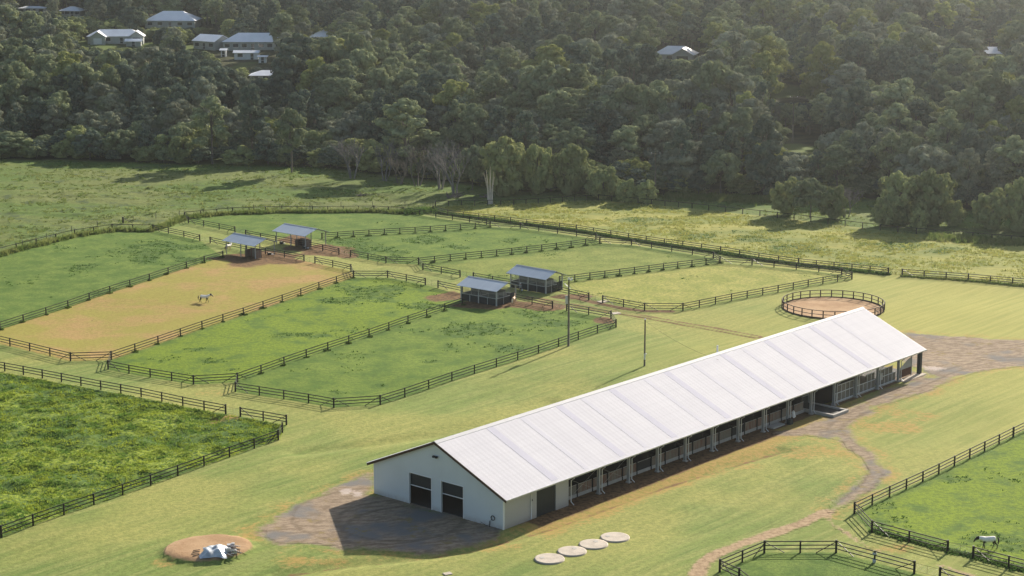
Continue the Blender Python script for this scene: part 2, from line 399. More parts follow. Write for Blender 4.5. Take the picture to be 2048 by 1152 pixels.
for (px, py, rx, ry, s) in earthy:
    cx, cy = Gz(px, py); x1, _ = Gz(px + rx, py); _, y1 = Gz(px, py - ry)
    e = np.hypot((X - cx) / (x1 - cx), (Y - cy) / (y1 - cy)) + (vnoise(X, Y, 3.5, 92) - .5) * .9; earth = np.maximum(earth, (1 - e) * 2 + s - .5)
earth = np.maximum(earth, .35 - np.abs(seg_dist(X, Y, twotrack) - .8))
earth = np.maximum(earth, .9 - seg_dist(X, Y, lanedirt)); earth = np.maximum(earth, .9 - seg_dist(X, Y, lanedirt2))
earth = np.maximum(earth, .55 - seg_dist(X, Y, swale) - .45)
AT['earth'] = earth
ex = ((X - oval_c[0]) * .94 + (Y - oval_c[1]) * .34) / 5.0; ey = (-(X - oval_c[0]) * .34 + (Y - oval_c[1]) * .94) / 4.4
oval = (1 - np.hypot(ex, ey)) * 4.5
pen = PEN_R - .1 - np.hypot(X - pen_c[0], Y - pen_c[1])
AT['sand'] = np.maximum.reduce([oval, pen])
AT['path'] = np.maximum.reduce([1.0 - seg_dist(X, Y, path2), .35 - seg_dist(X, Y, path3), .4 - seg_dist(X, Y, path3b)])
AT['weed'] = weed_amt(X, Y) * np.clip(np.maximum(lush, A['mr']) * .5, 0, 1)
AT['painted_shine'] = np.maximum.reduce([.9 - np.hypot((X - Gz(692, 984)[0]) / .8, (Y - Gz(692, 984)[1]) / 1.3), .8 - np.hypot((X - Gz(716, 988)[0]) / .7, (Y - Gz(716, 988)[1]) / 1.6), .8 - np.hypot((X - Gz(1862, 737)[0]) / 2.0, (Y - Gz(1862, 737)[1]) / 1.6)])
arcs = [(Gz(800, 1040), 7.5), (Gz(760, 1030), 10.5), (Gz(840, 1060), 9.0), (Gz(2020, 800), 28.0), (Gz(1960, 640), 19.0), (Gz(2020, 800), 26.2)]
_cl = PP([(2100, 712), (1990, 716), (1900, 742), (1846, 766), (1790, 790), (1740, 812), (1690, 838), (1668, 858)]); _cl2 = PP([(1650, 866), (1684, 872), (1716, 896), (1748, 925), (1752, 948), (1722, 982), (1680, 1010), (1655, 1024)])
AT['tyre'] = np.minimum.reduce([np.abs(seg_dist(X, Y, _cl) - .85) + .05, np.abs(seg_dist(X, Y, _cl2) - .8) + .05] + [np.abs(np.hypot(X - c[0], Y - c[1]) - r) for c, r in arcs[:3]])

def make_ground_mat():
    t = NT('ground_surface'); P = t.coord()
    big = t.noise(P, .035, 3); mid = t.noise(P, .22, 4, .6); fine = t.noise(P, 1.7, 5, .65); micro = t.noise(P, 5.5, 3, .7)
    mow = t.noise(t.mapping(P, (.06, 1.0, 1), (0, 0, -BU)), .9, 4, .6)
    mow2 = t.noise(t.mapping(P, (.03, .5, 1), (0, 0, -BU - R(3))), .9, 3, .6)
    edge = t.math('ADD', t.math('MULTIPLY', t.math('SUBTRACT', mid, .5), 1.6), t.math('MULTIPLY', t.math('SUBTRACT', fine, .5), 1.5))
    def zone(a, w=.35, amp=1.0, off=0.0):
        v = t.math('ADD', t.math('ADD', t.attr(a), off), t.math('MULTIPLY', edge, amp))
        return t.ramp(v, -w, w)
    fm = t.math('ADD', t.math('MULTIPLY', fine, .55), t.math('MULTIPLY', micro, .45))
    g = t.ramp(fm, .40, .60)
    # mown lawn
    lawn = t.mix(t.ramp(mow, .40, .60), alb(134, 157, 84), alb(170, 179, 106))
    mow3 = t.noise(t.mapping(P, (.10, 2.4, 1), (0, 0, -BU - R(2))), 1.0, 4, .65)
    lawn = t.mix(t.math('MULTIPLY', t.ramp(mow3, .54, .66), .5), lawn, alb(118, 134, 68))
    lawn = t.mix(t.math('MULTIPLY', t.ramp(mow2, .45, .62), .55), lawn, alb(152, 172, 92))
    lawn = t.mix(t.math('MULTIPLY', t.ramp(big, .42, .62), .55), lawn, alb(204, 196, 116))
    lawn = t.mix(t.math('MULTIPLY', t.ramp(t.noise(P, .5, 4, .7), .52, .72), .45), lawn, alb(144, 162, 80))
    lawn = t.mix(t.math('MULTIPLY', t.math('SUBTRACT', 1, g), .5), lawn, alb(104, 116, 62))
    lawn = t.mix(t.math('MULTIPLY', t.attr('yellow_lawn'), .8), lawn, t.mix(t.ramp(mow, .25, .75), alb(178, 178, 96), alb(200, 194, 112)))
    # paddock grass
    pg = t.mix(t.ramp(mid, .35, .65), alb(100, 132, 56), alb(134, 158, 74))
    pg = t.mix(t.math('MULTIPLY', t.attr('bright'), t.ramp(mid, .3, .55)), pg, alb(144, 168, 46))
    pg = t.mix(t.attr('yellow'), pg, t.mix(t.ramp(mid, .35, .65), alb(172, 178, 88), alb(198, 194, 108)))
    pg = t.mix(t.math('MULTIPLY', t.ramp(t.math('ADD', t.math('MULTIPLY', t.attr('weed'), .62), t.math('MULTIPLY', t.math('SUBTRACT', t.noise(t.mapping(P, (.6, 1, 1)), .9, 5, .7), .5), 2.2)), .3, .75), .8), pg, alb(80, 114, 52))
    pg = t.mix(t.math('MULTIPLY', t.math('SUBTRACT', 1, g), .55), pg, alb(74, 98, 46))
    # dry paddock
    dr = t.mix(t.ramp(t.noise(P, .09, 5, .65), .42, .64), alb(176, 170, 88), alb(198, 166, 112))
    dr = t.mix(t.math('MULTIPLY', t.math('SUBTRACT', 1, g), .45), dr, alb(140, 122, 66))
    dr = t.mix(t.ramp(t.noise(P, 1.1, 3, .5), .70, .76), dr, alb(98, 84, 48))
    # rough tussock paddock
    rg = t.mix(t.ramp(t.noise(P, .09, 3), .42, .6), alb(106, 134, 66), alb(164, 180, 66))
    rg = t.mix(t.ramp(fine, .38, .58), alb(84, 112, 54), rg)
    # tall meadow on the right
    md = t.mix(t.ramp(t.noise(t.mapping(P, (.5, 1, 1), (0, 0, .12)), .1, 4, .6), .38, .62), alb(148, 158, 86), alb(180, 178, 98))
    md = t.mix(t.math('MULTIPLY', t.attr('weed'), .8), md, alb(112, 132, 74))
    md = t.mix(t.math('MULTIPLY', t.ramp(t.noise(t.mapping(P, (.35, 1, 1)), 1.1, 4, .7), .48, .62), .4), md, alb(120, 126, 62))
    # wild grass by the trees
    wl = t.mix(t.ramp(t.noise(t.mapping(P, (.5, 1, 1)), .05, 4, .6), .4, .6), alb(112, 138, 66), alb(136, 146, 84))
    wl = t.mix(t.ramp(t.noise(P, .16, 4, .7), .54, .66), wl, alb(96, 112, 74))
    wl = t.mix(t.math('MULTIPLY', t.math('SUBTRACT', 1, t.ramp(fine, .38, .58)), .5), wl, alb(72, 88, 50))
    fl = t.mix(t.ramp(mid, .4, .6), alb(58, 62, 40), alb(84, 88, 54))
    fl = t.mix(t.ramp(t.noise(P, .03, 2), .52, .6), fl, alb(104, 122, 62))
    # gravel, earth, sand
    gs = t.noise(t.mapping(P, (.45, 1.1, 1), (0, 0, R(-20))), 1.3, 6, .75)
    gr = t.mix(t.ramp(gs, .38, .62), alb(146, 128, 108), alb(186, 167, 144))
    gr = t.mix(t.ramp(t.noise(P, .12, 3), .5, .66), gr, alb(138, 136, 134))
    gr = t.mix(t.ramp(t.noise(P, .3, 4, .7), .56, .7), gr, alb(158, 140, 96))
    gr = t.mix(t.math('MULTIPLY', t.math('SUBTRACT', 1, t.ramp(t.attr('tyre'), .1, .5)), .38), gr, alb(104, 90, 76))
    gr = t.mix(t.math('MULTIPLY', zone('painted_shine', .3, 1.2), .7), gr, alb(226, 212, 205))  # puddle shine painted as pale blobs in the gravel colour
    ea = t.mix(t.ramp(fine, .35, .65), alb(104, 84, 62), alb(152, 120, 86))
    sa = t.mix(t.ramp(mid, .35, .65), alb(190, 156, 120), alb(216, 182, 144))
    sa = t.mix(t.math('MULTIPLY', t.ramp(fine, .5, .7), .4), sa, alb(168, 128, 96))
    pa = t.mix(t.ramp(fine, .35, .65), alb(172, 146, 116), alb(206, 180, 146))
    c = lawn
    c = t.mix(zone('wild', 1.2, 1.5), c, wl)
    c = t.mix(zone('meadow', .4, .6), c, md)
    c = t.mix(zone('forest', 2.0, 2.0, 1), c, fl)
    c = t.mix(zone('lush', .3, .35, .2), c, pg)
    c = t.mix(zone('dry', .35, .5, .1), c, dr)
    c = t.mix(zone('rough', .35, .7), c, rg)
    tn = t.mix(t.ramp(fine, .35, .65), alb(176, 158, 84), alb(206, 164, 104))
    c = t.mix(t.math('MULTIPLY', zone('tan', .45, 1.5), .75), c, tn)
    c = t.mix(zone('earth', .25, .8), c, ea)
    c = t.mix(zone('gravel', .7, 1.7), c, gr)
    c = t.mix(zone('path', .3, .8, -.1), c, pa)
    c = t.mix(zone('sand', .2, .45), c, sa)
    bh = t.math('ADD', t.math('MULTIPLY', fine, .7), t.math('MULTIPLY', micro, .35))
    amt = t.math('MULTIPLY', bh, t.math('ADD', .55, t.math('MULTIPLY', zone('rough', .4, .5), .8)))
    nb = t.bump(amt, .9, .16)
    d = t.bsdf(c, .95, 0, nb, .08)
    return t.done(d)
M['ground'] = make_ground_mat()
def add_attrs(me, sel=None):
    for k, v in AT.items():
        a = me.attributes.new(k, 'FLOAT', 'POINT'); a.data.foreach_set('value', (v if sel is None else v[sel]).astype(np.float32))
V0 = np.stack([X, Y, Hh], 1)
me = np_mesh('ground', V0, FA, M['ground'], True); add_attrs(me)
tag(link_mesh('ground', me), kind='structure')
def patch(name, mask, lift=.03):
    fm = mask[FA].mean(1) > 0.5
    F = FA[fm]
    if not len(F): return
    u, inv = np.unique(F, return_inverse=True)
    V = V0[u].copy(); V[:, 2] += lift
    me = np_mesh(name, V, inv.reshape(F.shape), M['ground'], True); add_attrs(me, u)
    tag(link_mesh(name, me), kind='structure')
taken = np.zeros(len(X), bool)
def zone_patch(name, m):
    global taken
    m = m & ~taken; patch(name, m); taken |= m
zone_patch('round_pen_floor', pen > -.3)
zone_patch('dirt_mound', oval > -.3)
zone_patch('gravel_yard', (A['yard'] > 0))
zone_patch('gravel_driveway', (np.maximum(A['drive'], A['road2']) > 0))
zone_patch('dirt_path', AT['path'] > 0)
zone_patch('dirt_track', (.8 - np.abs(seg_dist(X, Y, twotrack)) > 0))
zone_patch('dry_paddock_ground', A['dry'] > 0)
for k in 'nw c d a b e f p0 pr pb'.split(): zone_patch('paddock_grass', A[k] > 0)
zone_patch('meadow_grass', A['mr'] > 0)

# ------------------------------------------------------------------ grass tufts (stuff) and tussocks
def grass_mat(name, c1, c2, tl=.35):
    t = NT(name); P = t.coord(); n = t.noise(P, .3, 3); n2 = t.noise(P, 2.0, 3)
    c = t.mix(t.ramp(n, .35, .65), c1, c2); c = t.mix(t.math('MULTIPLY', t.ramp(n2, .4, .6), .3), c, tuple(x * .6 for x in c1[:3]) + (1,))
    d = t.n('ShaderNodeBsdfDiffuse'); t.t.links.new(c, d.inputs[0])
    tr = t.n('ShaderNodeBsdfTranslucent'); t.t.links.new(c, tr.inputs[0])
    mx = t.n('ShaderNodeMixShader'); mx.inputs[0].default_value = tl; t.t.links.new(d.outputs[0], mx.inputs[1]); t.t.links.new(tr.outputs[0], mx.inputs[2])
    return t.done(mx.outputs[0])
M['tuss'] = grass_mat('tussock_blades', alb(116, 152, 70), alb(184, 200, 80), .45)
M['weed'] = grass_mat('weed_blades', alb(84, 118, 60), alb(118, 150, 74), .42)
M['mead'] = grass_mat('meadow_blades', alb(166, 176, 96), alb(194, 192, 106), .5)
M['wildg'] = grass_mat('wild_blades', alb(122, 146, 74), alb(160, 168, 100), .45)
M['tuftg'] = grass_mat('post_tuft_blades', alb(78, 104, 52), alb(110, 134, 64), .4)
def blades(cx, cy, cz, h, r, k, seed):
    """k pointed blades per clump, returns V,F"""
    r_ = np.random.default_rng(seed); n = len(cx)
    a = r_.random((n, k)) * 2 * np.pi; rr = np.sqrt(r_.random((n, k))) * r[:, None]
    bx = cx[:, None] + rr * np.cos(a); by = cy[:, None] + rr * np.sin(a); bz = np.broadcast_to(cz[:, None], bx.shape)
    wa = r_.random((n, k)) * 2 * np.pi; w = (.35 + .5 * r_.random((n, k))) * r[:, None] * .55
    hh = h[:, None] * (.6 + .6 * r_.random((n, k))) * (1.1 - .5 * rr / r[:, None])
    ox = np.cos(a) * hh * .35; oy = np.sin(a) * hh * .35
    v = np.stack([np.stack([bx - np.cos(wa) * w, by - np.sin(wa) * w, bz - .03], -1), np.stack([bx + np.cos(wa) * w, by + np.sin(wa) * w, bz - .03], -1), np.stack([bx + ox, by + oy, bz + hh], -1)], 2)
    V = v.reshape(-1, 3); F = np.arange(len(V)).reshape(-1, 3)
    return V, F
def scatter(name, n, bbox, keep, h, r, k, mat, seed, label=None):
    r_ = np.random.default_rng(seed)
    x = bbox[0] + (bbox[1] - bbox[0]) * r_.random(n); y = bbox[2] + (bbox[3] - bbox[2]) * r_.random(n)
    m = keep(x, y, r_.random(n)); x = x[m]; y = y[m]
    hh = h * (.6 + .8 * r_.random(len(x))); rr = r * (.6 + .8 * r_.random(len(x)))
    V, F = blades(x, y, hz(x, y), hh, rr, k, seed + 1)
    print(name, len(x), 'clumps')
    return tag(link_mesh(name, np_mesh(name, V, F, mat)), kind='stuff', cat='grass', label=label)
def bb(k, pad=0):
    q = np.array(Z[k]); return (max(q[:, 0].min(), -190) - pad, min(q[:, 0].max(), 190) + pad, q[:, 1].min() - pad, q[:, 1].max() + pad)
scatter('tussock_grass', 60000, bb('p0'), lambda x, y, u: (poly_in(x, y, Z['p0']) > .3) & (u < .25 + .9 * (vnoise(x, y, 2.6, 31) - .25)), .24, .34, 7, M['tuss'], 41, 'lumpy green tussock grass in the fenced paddock at lower left')
scatter('meadow_tall_grass', 34000, bb('mr'), lambda x, y, u: (poly_in(x, y, Z['mr']) > .3) & (u < .2 + 1.3 * (vnoise(x, y * 1.5, 6, 33) - .3)), .34, .40, 6, M['mead'], 43, 'tall yellow green seeding grass of the right hand meadow')
WLP = wl
scatter('wild_grass', 46000, (-190, 150, 395, 540), lambda x, y, u: (poly_in(x, y, WLP) > .3) & (u < 1.5 * (vnoise(x, y * 1.6, 8, 35) * .6 + vnoise(x, y, 3, 36) * .4 - .34)), .34, .5, 7, M['wildg'], 45, 'rough uneven grass between the paddock fences and the trees')
lz = [Z[k] for k in 'nw c d a b e f pr pb mr'.split()]
def inlush(x, y):
    return np.maximum.reduce([poly_in(x, y, q) for q in lz])
scatter('paddock_weeds', 120000, (-140, 120, 195, 470), lambda x, y, u: (inlush(x, y) > .4) & (u < .95 * weed_amt(x, y) ** 1.2), .22, .36, 6, M['weed'], 47, 'dark green weed clumps scattered over the grazed paddocks')

# ------------------------------------------------------------------ fences
FENCE_G = 'black post and rail fence runs around the paddocks'
def fh(y): return 1.44 - .15 * min(1, max(0, (y - 205) / 240))
post_me = {}
def post_mesh(w):
    if w not in post_me:
        b = MB(); b.box(-w / 2, w / 2, -w / 2, w / 2, -.15, 1.0); b.prism([(-w / 2, -w / 2), (w / 2, -w / 2), (w / 2, w / 2), (-w / 2, w / 2)], 2, 1.0, 1.012)
        post_me[w] = b.mesh('post', M['black'])
    return post_me[w]
tuft_me = None
def even(p, q, n):
    """n bays between two pixel base points, evenly spaced on the ground"""
    a, b = Gz(*p), Gz(*q)
    return [(a[0] + (b[0] - a[0]) * i / n, a[1] + (b[1] - a[1]) * i / n) for i in range(n + 1)]
TUFTS = []
def fence(label, segs, rails=3, brace_at=(), tufts=False, w=.18, group=FENCE_G, name='rail_fence', kh=1.0):
    """segs: list of (pixel, pixel, bays) consecutive"""
    pts = []
    corner = []
    for i, (p, q, n) in enumerate(segs):
        e = even(p, q, n)
        if pts: e = e[1:]
        corner.append(len(pts) - (1 if pts else 0)); pts += e
    corner.append(len(pts) - 1)
    P3 = [Vector((x, y, hz1(x, y))) for x, y in pts]
    root = empty(name, P3[0], label=label, cat='fence', group=group)
    o = P3[0]
    for i, p in enumerate(P3):
        c = link_mesh('post', post_mesh(w * (1.25 if i in corner else 1)), root, p - o); c.scale = (1, 1, fh(p.y) * kh * (1.04 if i in corner else 1))
        if tufts and 0 < i < len(P3) - 0: TUFTS.append(p)
    zs = {3: (.95, .64, .33), 1: (.96,), 2: (.95, .5)}[rails]
    for z in zs:
        b = MB()
        for p, q in zip(P3[:-1], P3[1:]):
            b.bar(p - o + Vector((0, 0, z * fh(p.y) * kh)), q - o + Vector((0, 0, z * fh(q.y) * kh)), .05, .11 if rails == 3 else .11)
        b.build('rail', M['black'], root)
    for (ci, sd) in brace_at:
        i = corner[ci]; j = min(max(i + sd, 0), len(P3) - 1); p = P3[i]; q = P3[j]; d = (q - p); L = min(2.3, d.length * .8)
        d.normalize(); side = Vector((-d.y, d.x, 0)) * .09
        b = MB(); b.bar(p - o + Vector((0, 0, fh(p.y) * .93)) + side, p - o + d * L + side + Vector((0, 0, .02)), .06, .08)
        b.build('brace', M['black'], root)
    return root
F = fence
F('black three rail fence along the top of the lumpy lower left paddock', [((-99, 722), (451.6, 828.4), 14)], brace_at=((1, -1),))
F('short black fence between the lower left gate and the paddock corner', [((481, 834), (573, 849.7), 2)], brace_at=((0, 1), (1, -1)))
F('black fence running down the lawn side of the lumpy lower left paddock', [((564.8, 865.3), (556.7, 880.6), 1), ((556.7, 880.6), (3, 1077), 10), ((3, 1077), (-60, 1099), 1)], brace_at=((1, 1),))
F('black fence along the lower edge of the bare dry paddock', [((-94, 668), (141.4, 723.3), 6), ((141.4, 723.3), (222.6, 720), 1)], brace_at=((1, -1), (1, 1), (2, -1)))
F('black fence dividing the dry paddock from the bright green one', [((222.6, 720), (707.3, 555.7), 12)], brace_at=((0, 1),), tufts=True)
F('black lower fence of the bright green paddock beside the lawn lane', [((222.6, 720), (216.4, 738), 1), ((216.4, 738), (387.2, 767.7), 4), ((387.2, 767.7), (475, 762.5), 1)], brace_at=((1, 1), (2, -1), (2, 1), (3, -1)))
F('black fence between the bright green paddock and the paddock below the pole', [((475, 762.5), (925, 608), 11)], brace_at=((0, 1),), tufts=True)
F('black fence round the lower end of the paddock beside the tall pole', [((475, 762.5), (470.8, 782), 1), ((470.8, 782), (667.7, 815), 4), ((667.7, 815), (760.5, 807.2), 1), ((760.5, 807.2), (1232, 654.3), 11)], brace_at=((1, 1), (2, -1), (2, 1), (3, -1), (3, 1), (4, -1)))
F('short black fence with a cut corner next to the small pole', [((1133.4, 621), (1221.9, 637), 2), ((1221.9, 637), (1232, 654.3), 1)], brace_at=((0, 1), (1, -1)))
F('black fence running right from the nearest stable shelter to a gate', [((1024, 600), (1105, 616), 2)], brace_at=((1, -1),))
F('short black fence running left from the nearest stable shelter', [((876.1, 575.2), (925, 584.5), 1)], brace_at=((0, 1),))
F('black fence with a cut corner above the bright green paddock', [((707.3, 555.7), (775.3, 555.7), 1), ((775.3, 555.7), (850.7, 570.6), 2)], brace_at=((0, 1), (1, -1), (1, 1), (2, -1)))
F('short black fence at the right end of the dry paddock', [((630, 528), (702, 543.5), 2), ((702, 543.5), (707.3, 555.7), 1)], brace_at=((0, 1), (1, -1)))
F('black fence running right from the first open shelter', [((420.5, 486.6), (608.2, 524.4), 5)], brace_at=((0, 1), (1, -1)))
F('black fence dividing the far left green paddock from the dry one', [((-90, 691), (0, 661), 2), ((0, 661), (408.8, 527.3), 10), ((408.8, 527.3), (446, 515.5), 1)], tufts=True)
F('single rail fence over long grass round the far left paddock', [((-90, 532), (33, 503), 3), ((33, 503), (149.8, 474), 3), ((149.8, 474), (224.7, 461.3), 2), ((224.7, 461.3), (306.5, 462.5), 2)], rails=1, brace_at=((3, -1), (3, 1), (4, -1)), name='single_rail_fence')
F('short three rail fence from the long grass corner to the left gate', [((306.5, 462.5), (399.7, 482.8), 3)], brace_at=((0, 1), (1, -1)))
F('single rail fence over long grass behind the upper left paddock', [((369.5, 437), (465.4, 427), 3), ((465.4, 427), (563.8, 422.8), 3), ((563.8, 422.8), (747.9, 421.6), 6), ((747.9, 421.6), (806.3, 425.4), 2)], rails=1, brace_at=((0, 1), (3, -1), (3, 1), (4, -1)), name='single_rail_fence')
F('black fence down the left side lane of the upper left paddock', [((369.5, 437), (377, 447.3), 1), ((377, 447.3), (470, 465), 3)], brace_at=((1, 1), (2, -1)))
F('black fence passing in front of the second open shelter', [((491.4, 471.5), (678, 509.7), 6)], brace_at=((0, 1), (1, -1)))
F('black fence at the right end of the upper left paddock', [((806.3, 425.4), (973.3, 448.8), 5), ((973.3, 448.8), (980.3, 453.9), 1)], brace_at=((0, 1), (1, -1)))
F('tufted black fence running right from the second open shelter', [((644, 479), (980.3, 453.9), 11)], tufts=True)
F('black fence with a cut corner right of the second shelter gate', [((700.9, 513.5), (772, 527), 2), ((772, 527), (837.3, 529.5), 1)], brace_at=((0, 1), (1, -1), (1, 1), (2, -1)))
F('tufted black fence across the middle of the far paddocks', [((837.3, 529.5), (1199.8, 486.4), 12)], tufts=True)
F('black lane side fence of the dark green far paddock', [((980.3, 453.9), (1040.5, 457), 1), ((1040.5, 457), (1191.7, 478.6), 4), ((1191.7, 478.6), (1199.8, 486.4), 1)], brace_at=((0, 1), (1, -1), (1, 1), (2, -1)))
F('black lane side fence of the pale green far paddock', [((1199.8, 486.4), (1263, 489.8), 1), ((1263, 489.8), (1426.7, 516.9), 4), ((1426.7, 516.9), (1439.8, 525.3), 1)], brace_at=((0, 1), (1, -1), (1, 1), (2, -1)))
F('tufted black fence running right from the rear stable shelter', [((1119, 565.5), (1439.8, 525.3), 11)], tufts=True)
F('short black fence left of the gate behind the nearest shelter', [((837.3, 529.5), (846, 541), 1), ((846, 541), (920, 554.8), 2)], brace_at=((1, 1), (2, -1)))
F('short black fence running left from the rear stable shelter', [((946.8, 558.6), (1024, 572), 2)], brace_at=((0, 1),))
F('short black fence running right from the rear stable shelter', [((1100, 583), (1177.4, 600.8), 2)], brace_at=((1, -1),))
F('black fence round the near side of the yellow green paddock', [((1205.4, 605.8), (1289, 619.8), 2), ((1289, 619.8), (1365.8, 619.8), 1), ((1365.8, 619.8), (1703.6, 559), 11)], brace_at=((0, 1), (1, -1), (1, 1), (2, -1), (2, 1), (3, -1)))
F('black lane side fence of the yellow green paddock', [((1439.8, 525.3), (1504, 529.5), 1), ((1504, 529.5), (1683, 551), 4), ((1683, 551), (1703.6, 559), 1)], brace_at=((0, 1), (1, -1), (1, 1), (2, -1)))
F('long black fence between the back lane and the tall meadow', [((866, 423), (895.5, 430.8), 1), ((895.5, 430.8), (1152.5, 462.3), 8), ((1152.5, 462.3), (1440.8, 506.7), 8), ((1440.8, 506.7), (1596.9, 530.8), 4), ((1596.9, 530.8), (1776.4, 549.4), 5)], brace_at=((5, -1),))
F('black fence along the tall meadow right of the meadow gate', [((1804.4, 552), (1936.2, 563), 3), ((1936.2, 563), (2115, 577), 4)], brace_at=((0, 1),))
F('thin single rail fence along the far edge of the tall meadow', [((866, 423), (871, 412.5), 1), ((871, 412.5), (1027.5, 409.8), 6), ((1027.5, 409.8), (1197, 400.5), 7), ((1197, 400.5), (1384, 416), 7)], rails=1, name='single_rail_fence', brace_at=())
F('thin single rail fence below the clumps of trees at right', [((1384, 416), (1554.6, 436), 5), ((1554.6, 436), (1795.6, 463.3), 7), ((1795.6, 463.3), (2100, 488), 8)], rails=1, name='single_rail_fence')
F('black fence climbing beside the bright field at lower right', [((1708.6, 1026.4), (2026.4, 873), 10), ((2026.4, 873), (2120, 828), 3)], brace_at=((0, 1),))
F('black fence with a corner below the bright lower right field', [((1708.6, 1026.4), (1743.4, 1063.3), 1), ((1743.4, 1063.3), (1894.8, 1103.3), 2)], brace_at=((1, 1), (2, -1)))
F('black fence in front of the rugged horse at lower right', [((1946, 1115.3), (2090, 1154), 2)], brace_at=((0, 1),))
F('black fence arching round the bottom centre paddock', [((1530, 1200), (1478, 1161), 1), ((1478, 1161), (1439.3, 1143.7), 1), ((1439.3, 1143.7), (1528.5, 1105), 2), ((1528.5, 1105), (1672, 1103.7), 2), ((1672, 1103.7), (1828.2, 1145.4), 2)], brace_at=((2, -1), (3, -1), (3, 1), (4, -1), (4, 1), (5, -1)))
F('black fence end cut by the bottom edge of the photo', [((1879.5, 1158), (1990, 1190), 2)], brace_at=((0, 1),))
# wire stock fence in the rough grass
def wire_fence():
    px = [(45, 492), (93, 478), (143.5, 463.8), (194.8, 453.6), (266.6, 442.2), (312, 437), (358.8, 432), (408, 426.9), (456, 423.6), (507, 419.9), (560, 417.6), (620, 415.4), (682, 414), (745, 413.6), (810, 413.8), (866, 415)]
    P3 = [G(*p) for p in px]; root = empty('wire_fence', P3[0], label='thin wire stock fence with small posts in the rough left grass', cat='fence'); o = P3[0]
    for p in P3:
        c = link_mesh('post', post_mesh(.10), root, p - o); c.scale = (1, 1, 1.25)
    for z in (.4, .75, 1.1):
        b = MB()
        for p, q in zip(P3[:-1], P3[1:]): b.bar(p - o + Vector((0, 0, z)), q - o + Vector((0, 0, z)), .012, .012)
        b.build('wire', M['galv'], root)
wire_fence()
# strainer post with stay
p = G(246.3, 446); b = MB(); b.box(-.16, .16, -.16, .16, -.1, 1.35)
r_ = empty('strainer_post', p, label='thick dark strainer post with a stay in the rough grass', cat='post'); b.build('post', M['black'], r_)
b = MB(); b.bar((.1, 0, 1.0), (2.2, -.6, .1), .08, .08); b.build('brace', M['black'], r_)
# gates
def gate(label, p, q):
    a = G(*p); c = G(*q); d = (c - a); L = d.length; u = d.normalized(); a = a + u * .15; L -= .3
    root = empty('wire_gate', a, math.atan2(u.y, u.x), label=label, cat='gate', group='light wire gates between the fences')
    b = MB(); H = 1.15
    b.bar((0, 0, .2), (L, 0, .2), .022, .022); b.bar((0, 0, H), (L, 0, H), .022, .022)
    for x in (0, L / 2, L): b.bar((x, 0, .2), (x, 0, H), .022, .022)
    b.build('gate_frame', M['pole'], root)
    b = MB()
    for k in range(1, 6): b.bar((0, 0, .2 + .16 * k), (L, 0, .2 + .16 * k), .008, .008)
    b.build('wire', M['galv'], root)
for lb, p, q in [('wire gate at the corner of the lumpy lower left paddock', (451.6, 828.4), (481, 834)), ('wire gate beside the tall pole with the transformer', (1105, 616), (1133.4, 621)),
                 ('wire gate between dry paddock fence and open shelter fence', (608.2, 524.4), (630, 528)), ('wire gate left of the first open shelter', (399.7, 482.8), (420.5, 486.6)),
                 ('wire gate above the bright green paddock left of the shelters', (850.7, 570.6), (876.1, 575.2)), ('wire gate left of the fence passing the second shelter', (470, 465), (491.4, 471.5)),
                 ('wire gate right of the second open shelter', (678, 509.7), (700.9, 513.5)), ('wire gate left of the rear stable shelter', (920, 554.8), (946.8, 558.6)),
                 ('wire gate at the corner of the yellow green paddock', (1177.4, 600.8), (1205.4, 605.8)), ('wire gate into the tall meadow', (1776.4, 549.4), (1804.4, 552)),
                 ('wire gate beside the rugged horse at lower right', (1894.8, 1103.3), (1946, 1115.3)), ('wire gate at the bottom edge of the photo', (1828.2, 1145.4), (1879.5, 1158))]:
    gate(lb, p, q)
# small grass tufts at post feet
def tuft_mesh(seed):
    V, F_ = blades(np.zeros(5) + rng.normal(0, .22, 5), rng.normal(0, .22, 5), np.zeros(5), np.full(5, .42), np.full(5, .34), 12, seed)
    return np_mesh('grass_tuft', V, F_, M['tuftg'])
tms = [tuft_mesh(s) for s in (1, 2, 3)]
for i, p in enumerate(TUFTS):
    o = link_mesh('grass_tuft', tms[i % 3], None, p + Vector((rnd.uniform(-.1, .1), -.15, 0)), rnd.uniform(0, 6)); s = rnd.uniform(.7, 1.15); o.scale = (s, s, s)
    tag(o, 'dark grass tuft grown up round a fence post foot', 'grass tuft', 'dark grass tufts at the feet of fence posts')
# long grass bands under fences
def band(name, pxs, n, wdt, h, mat, seed, off=0.0, label=None):
    P2 = [Gz(*p) for p in pxs]; L = [math.dist(a, b) for a, b in zip(P2[:-1], P2[1:])]; r_ = np.random.default_rng(seed)
    x = []; y = []
    for (a, b), l in zip(zip(P2[:-1], P2[1:]), L):
        k = int(n * l / sum(L)); t = r_.random(k); o = r_.normal(0, wdt, k) + off; nx_, ny_ = -(b[1] - a[1]) / l, (b[0] - a[0]) / l
        x.append(a[0] + (b[0] - a[0]) * t + nx_ * o); y.append(a[1] + (b[1] - a[1]) * t + ny_ * o)
    x = np.concatenate(x); y = np.concatenate(y)
    V, F_ = blades(x, y, hz(x, y), h * (.5 + r_.random(len(x))), np.full(len(x), .4), 7, seed)
    tag(link_mesh(name, np_mesh(name, V, F_, mat)), kind='stuff', cat='grass', label=label)
band('long_grass', [(-90, 534), (33, 505), (149.8, 476), (224.7, 463.5), (306.5, 464.5)], 1500, .5, .8, M['wildg'], 61, 0, 'long grass under the single rail fence at far left')
band('long_grass', [(306, 462), (369.5, 438), (465, 428.5), (563.8, 424.5), (748, 423), (806, 427)], 2200, .55, .8, M['wildg'], 62, 0, 'long grass under the single rail fence at upper left')
band('long_grass', [(806, 426), (840, 424), (868, 421)], 500, 1.2, .9, M['weed'], 63, 0, 'dark scrubby grass at the head of the back lane')
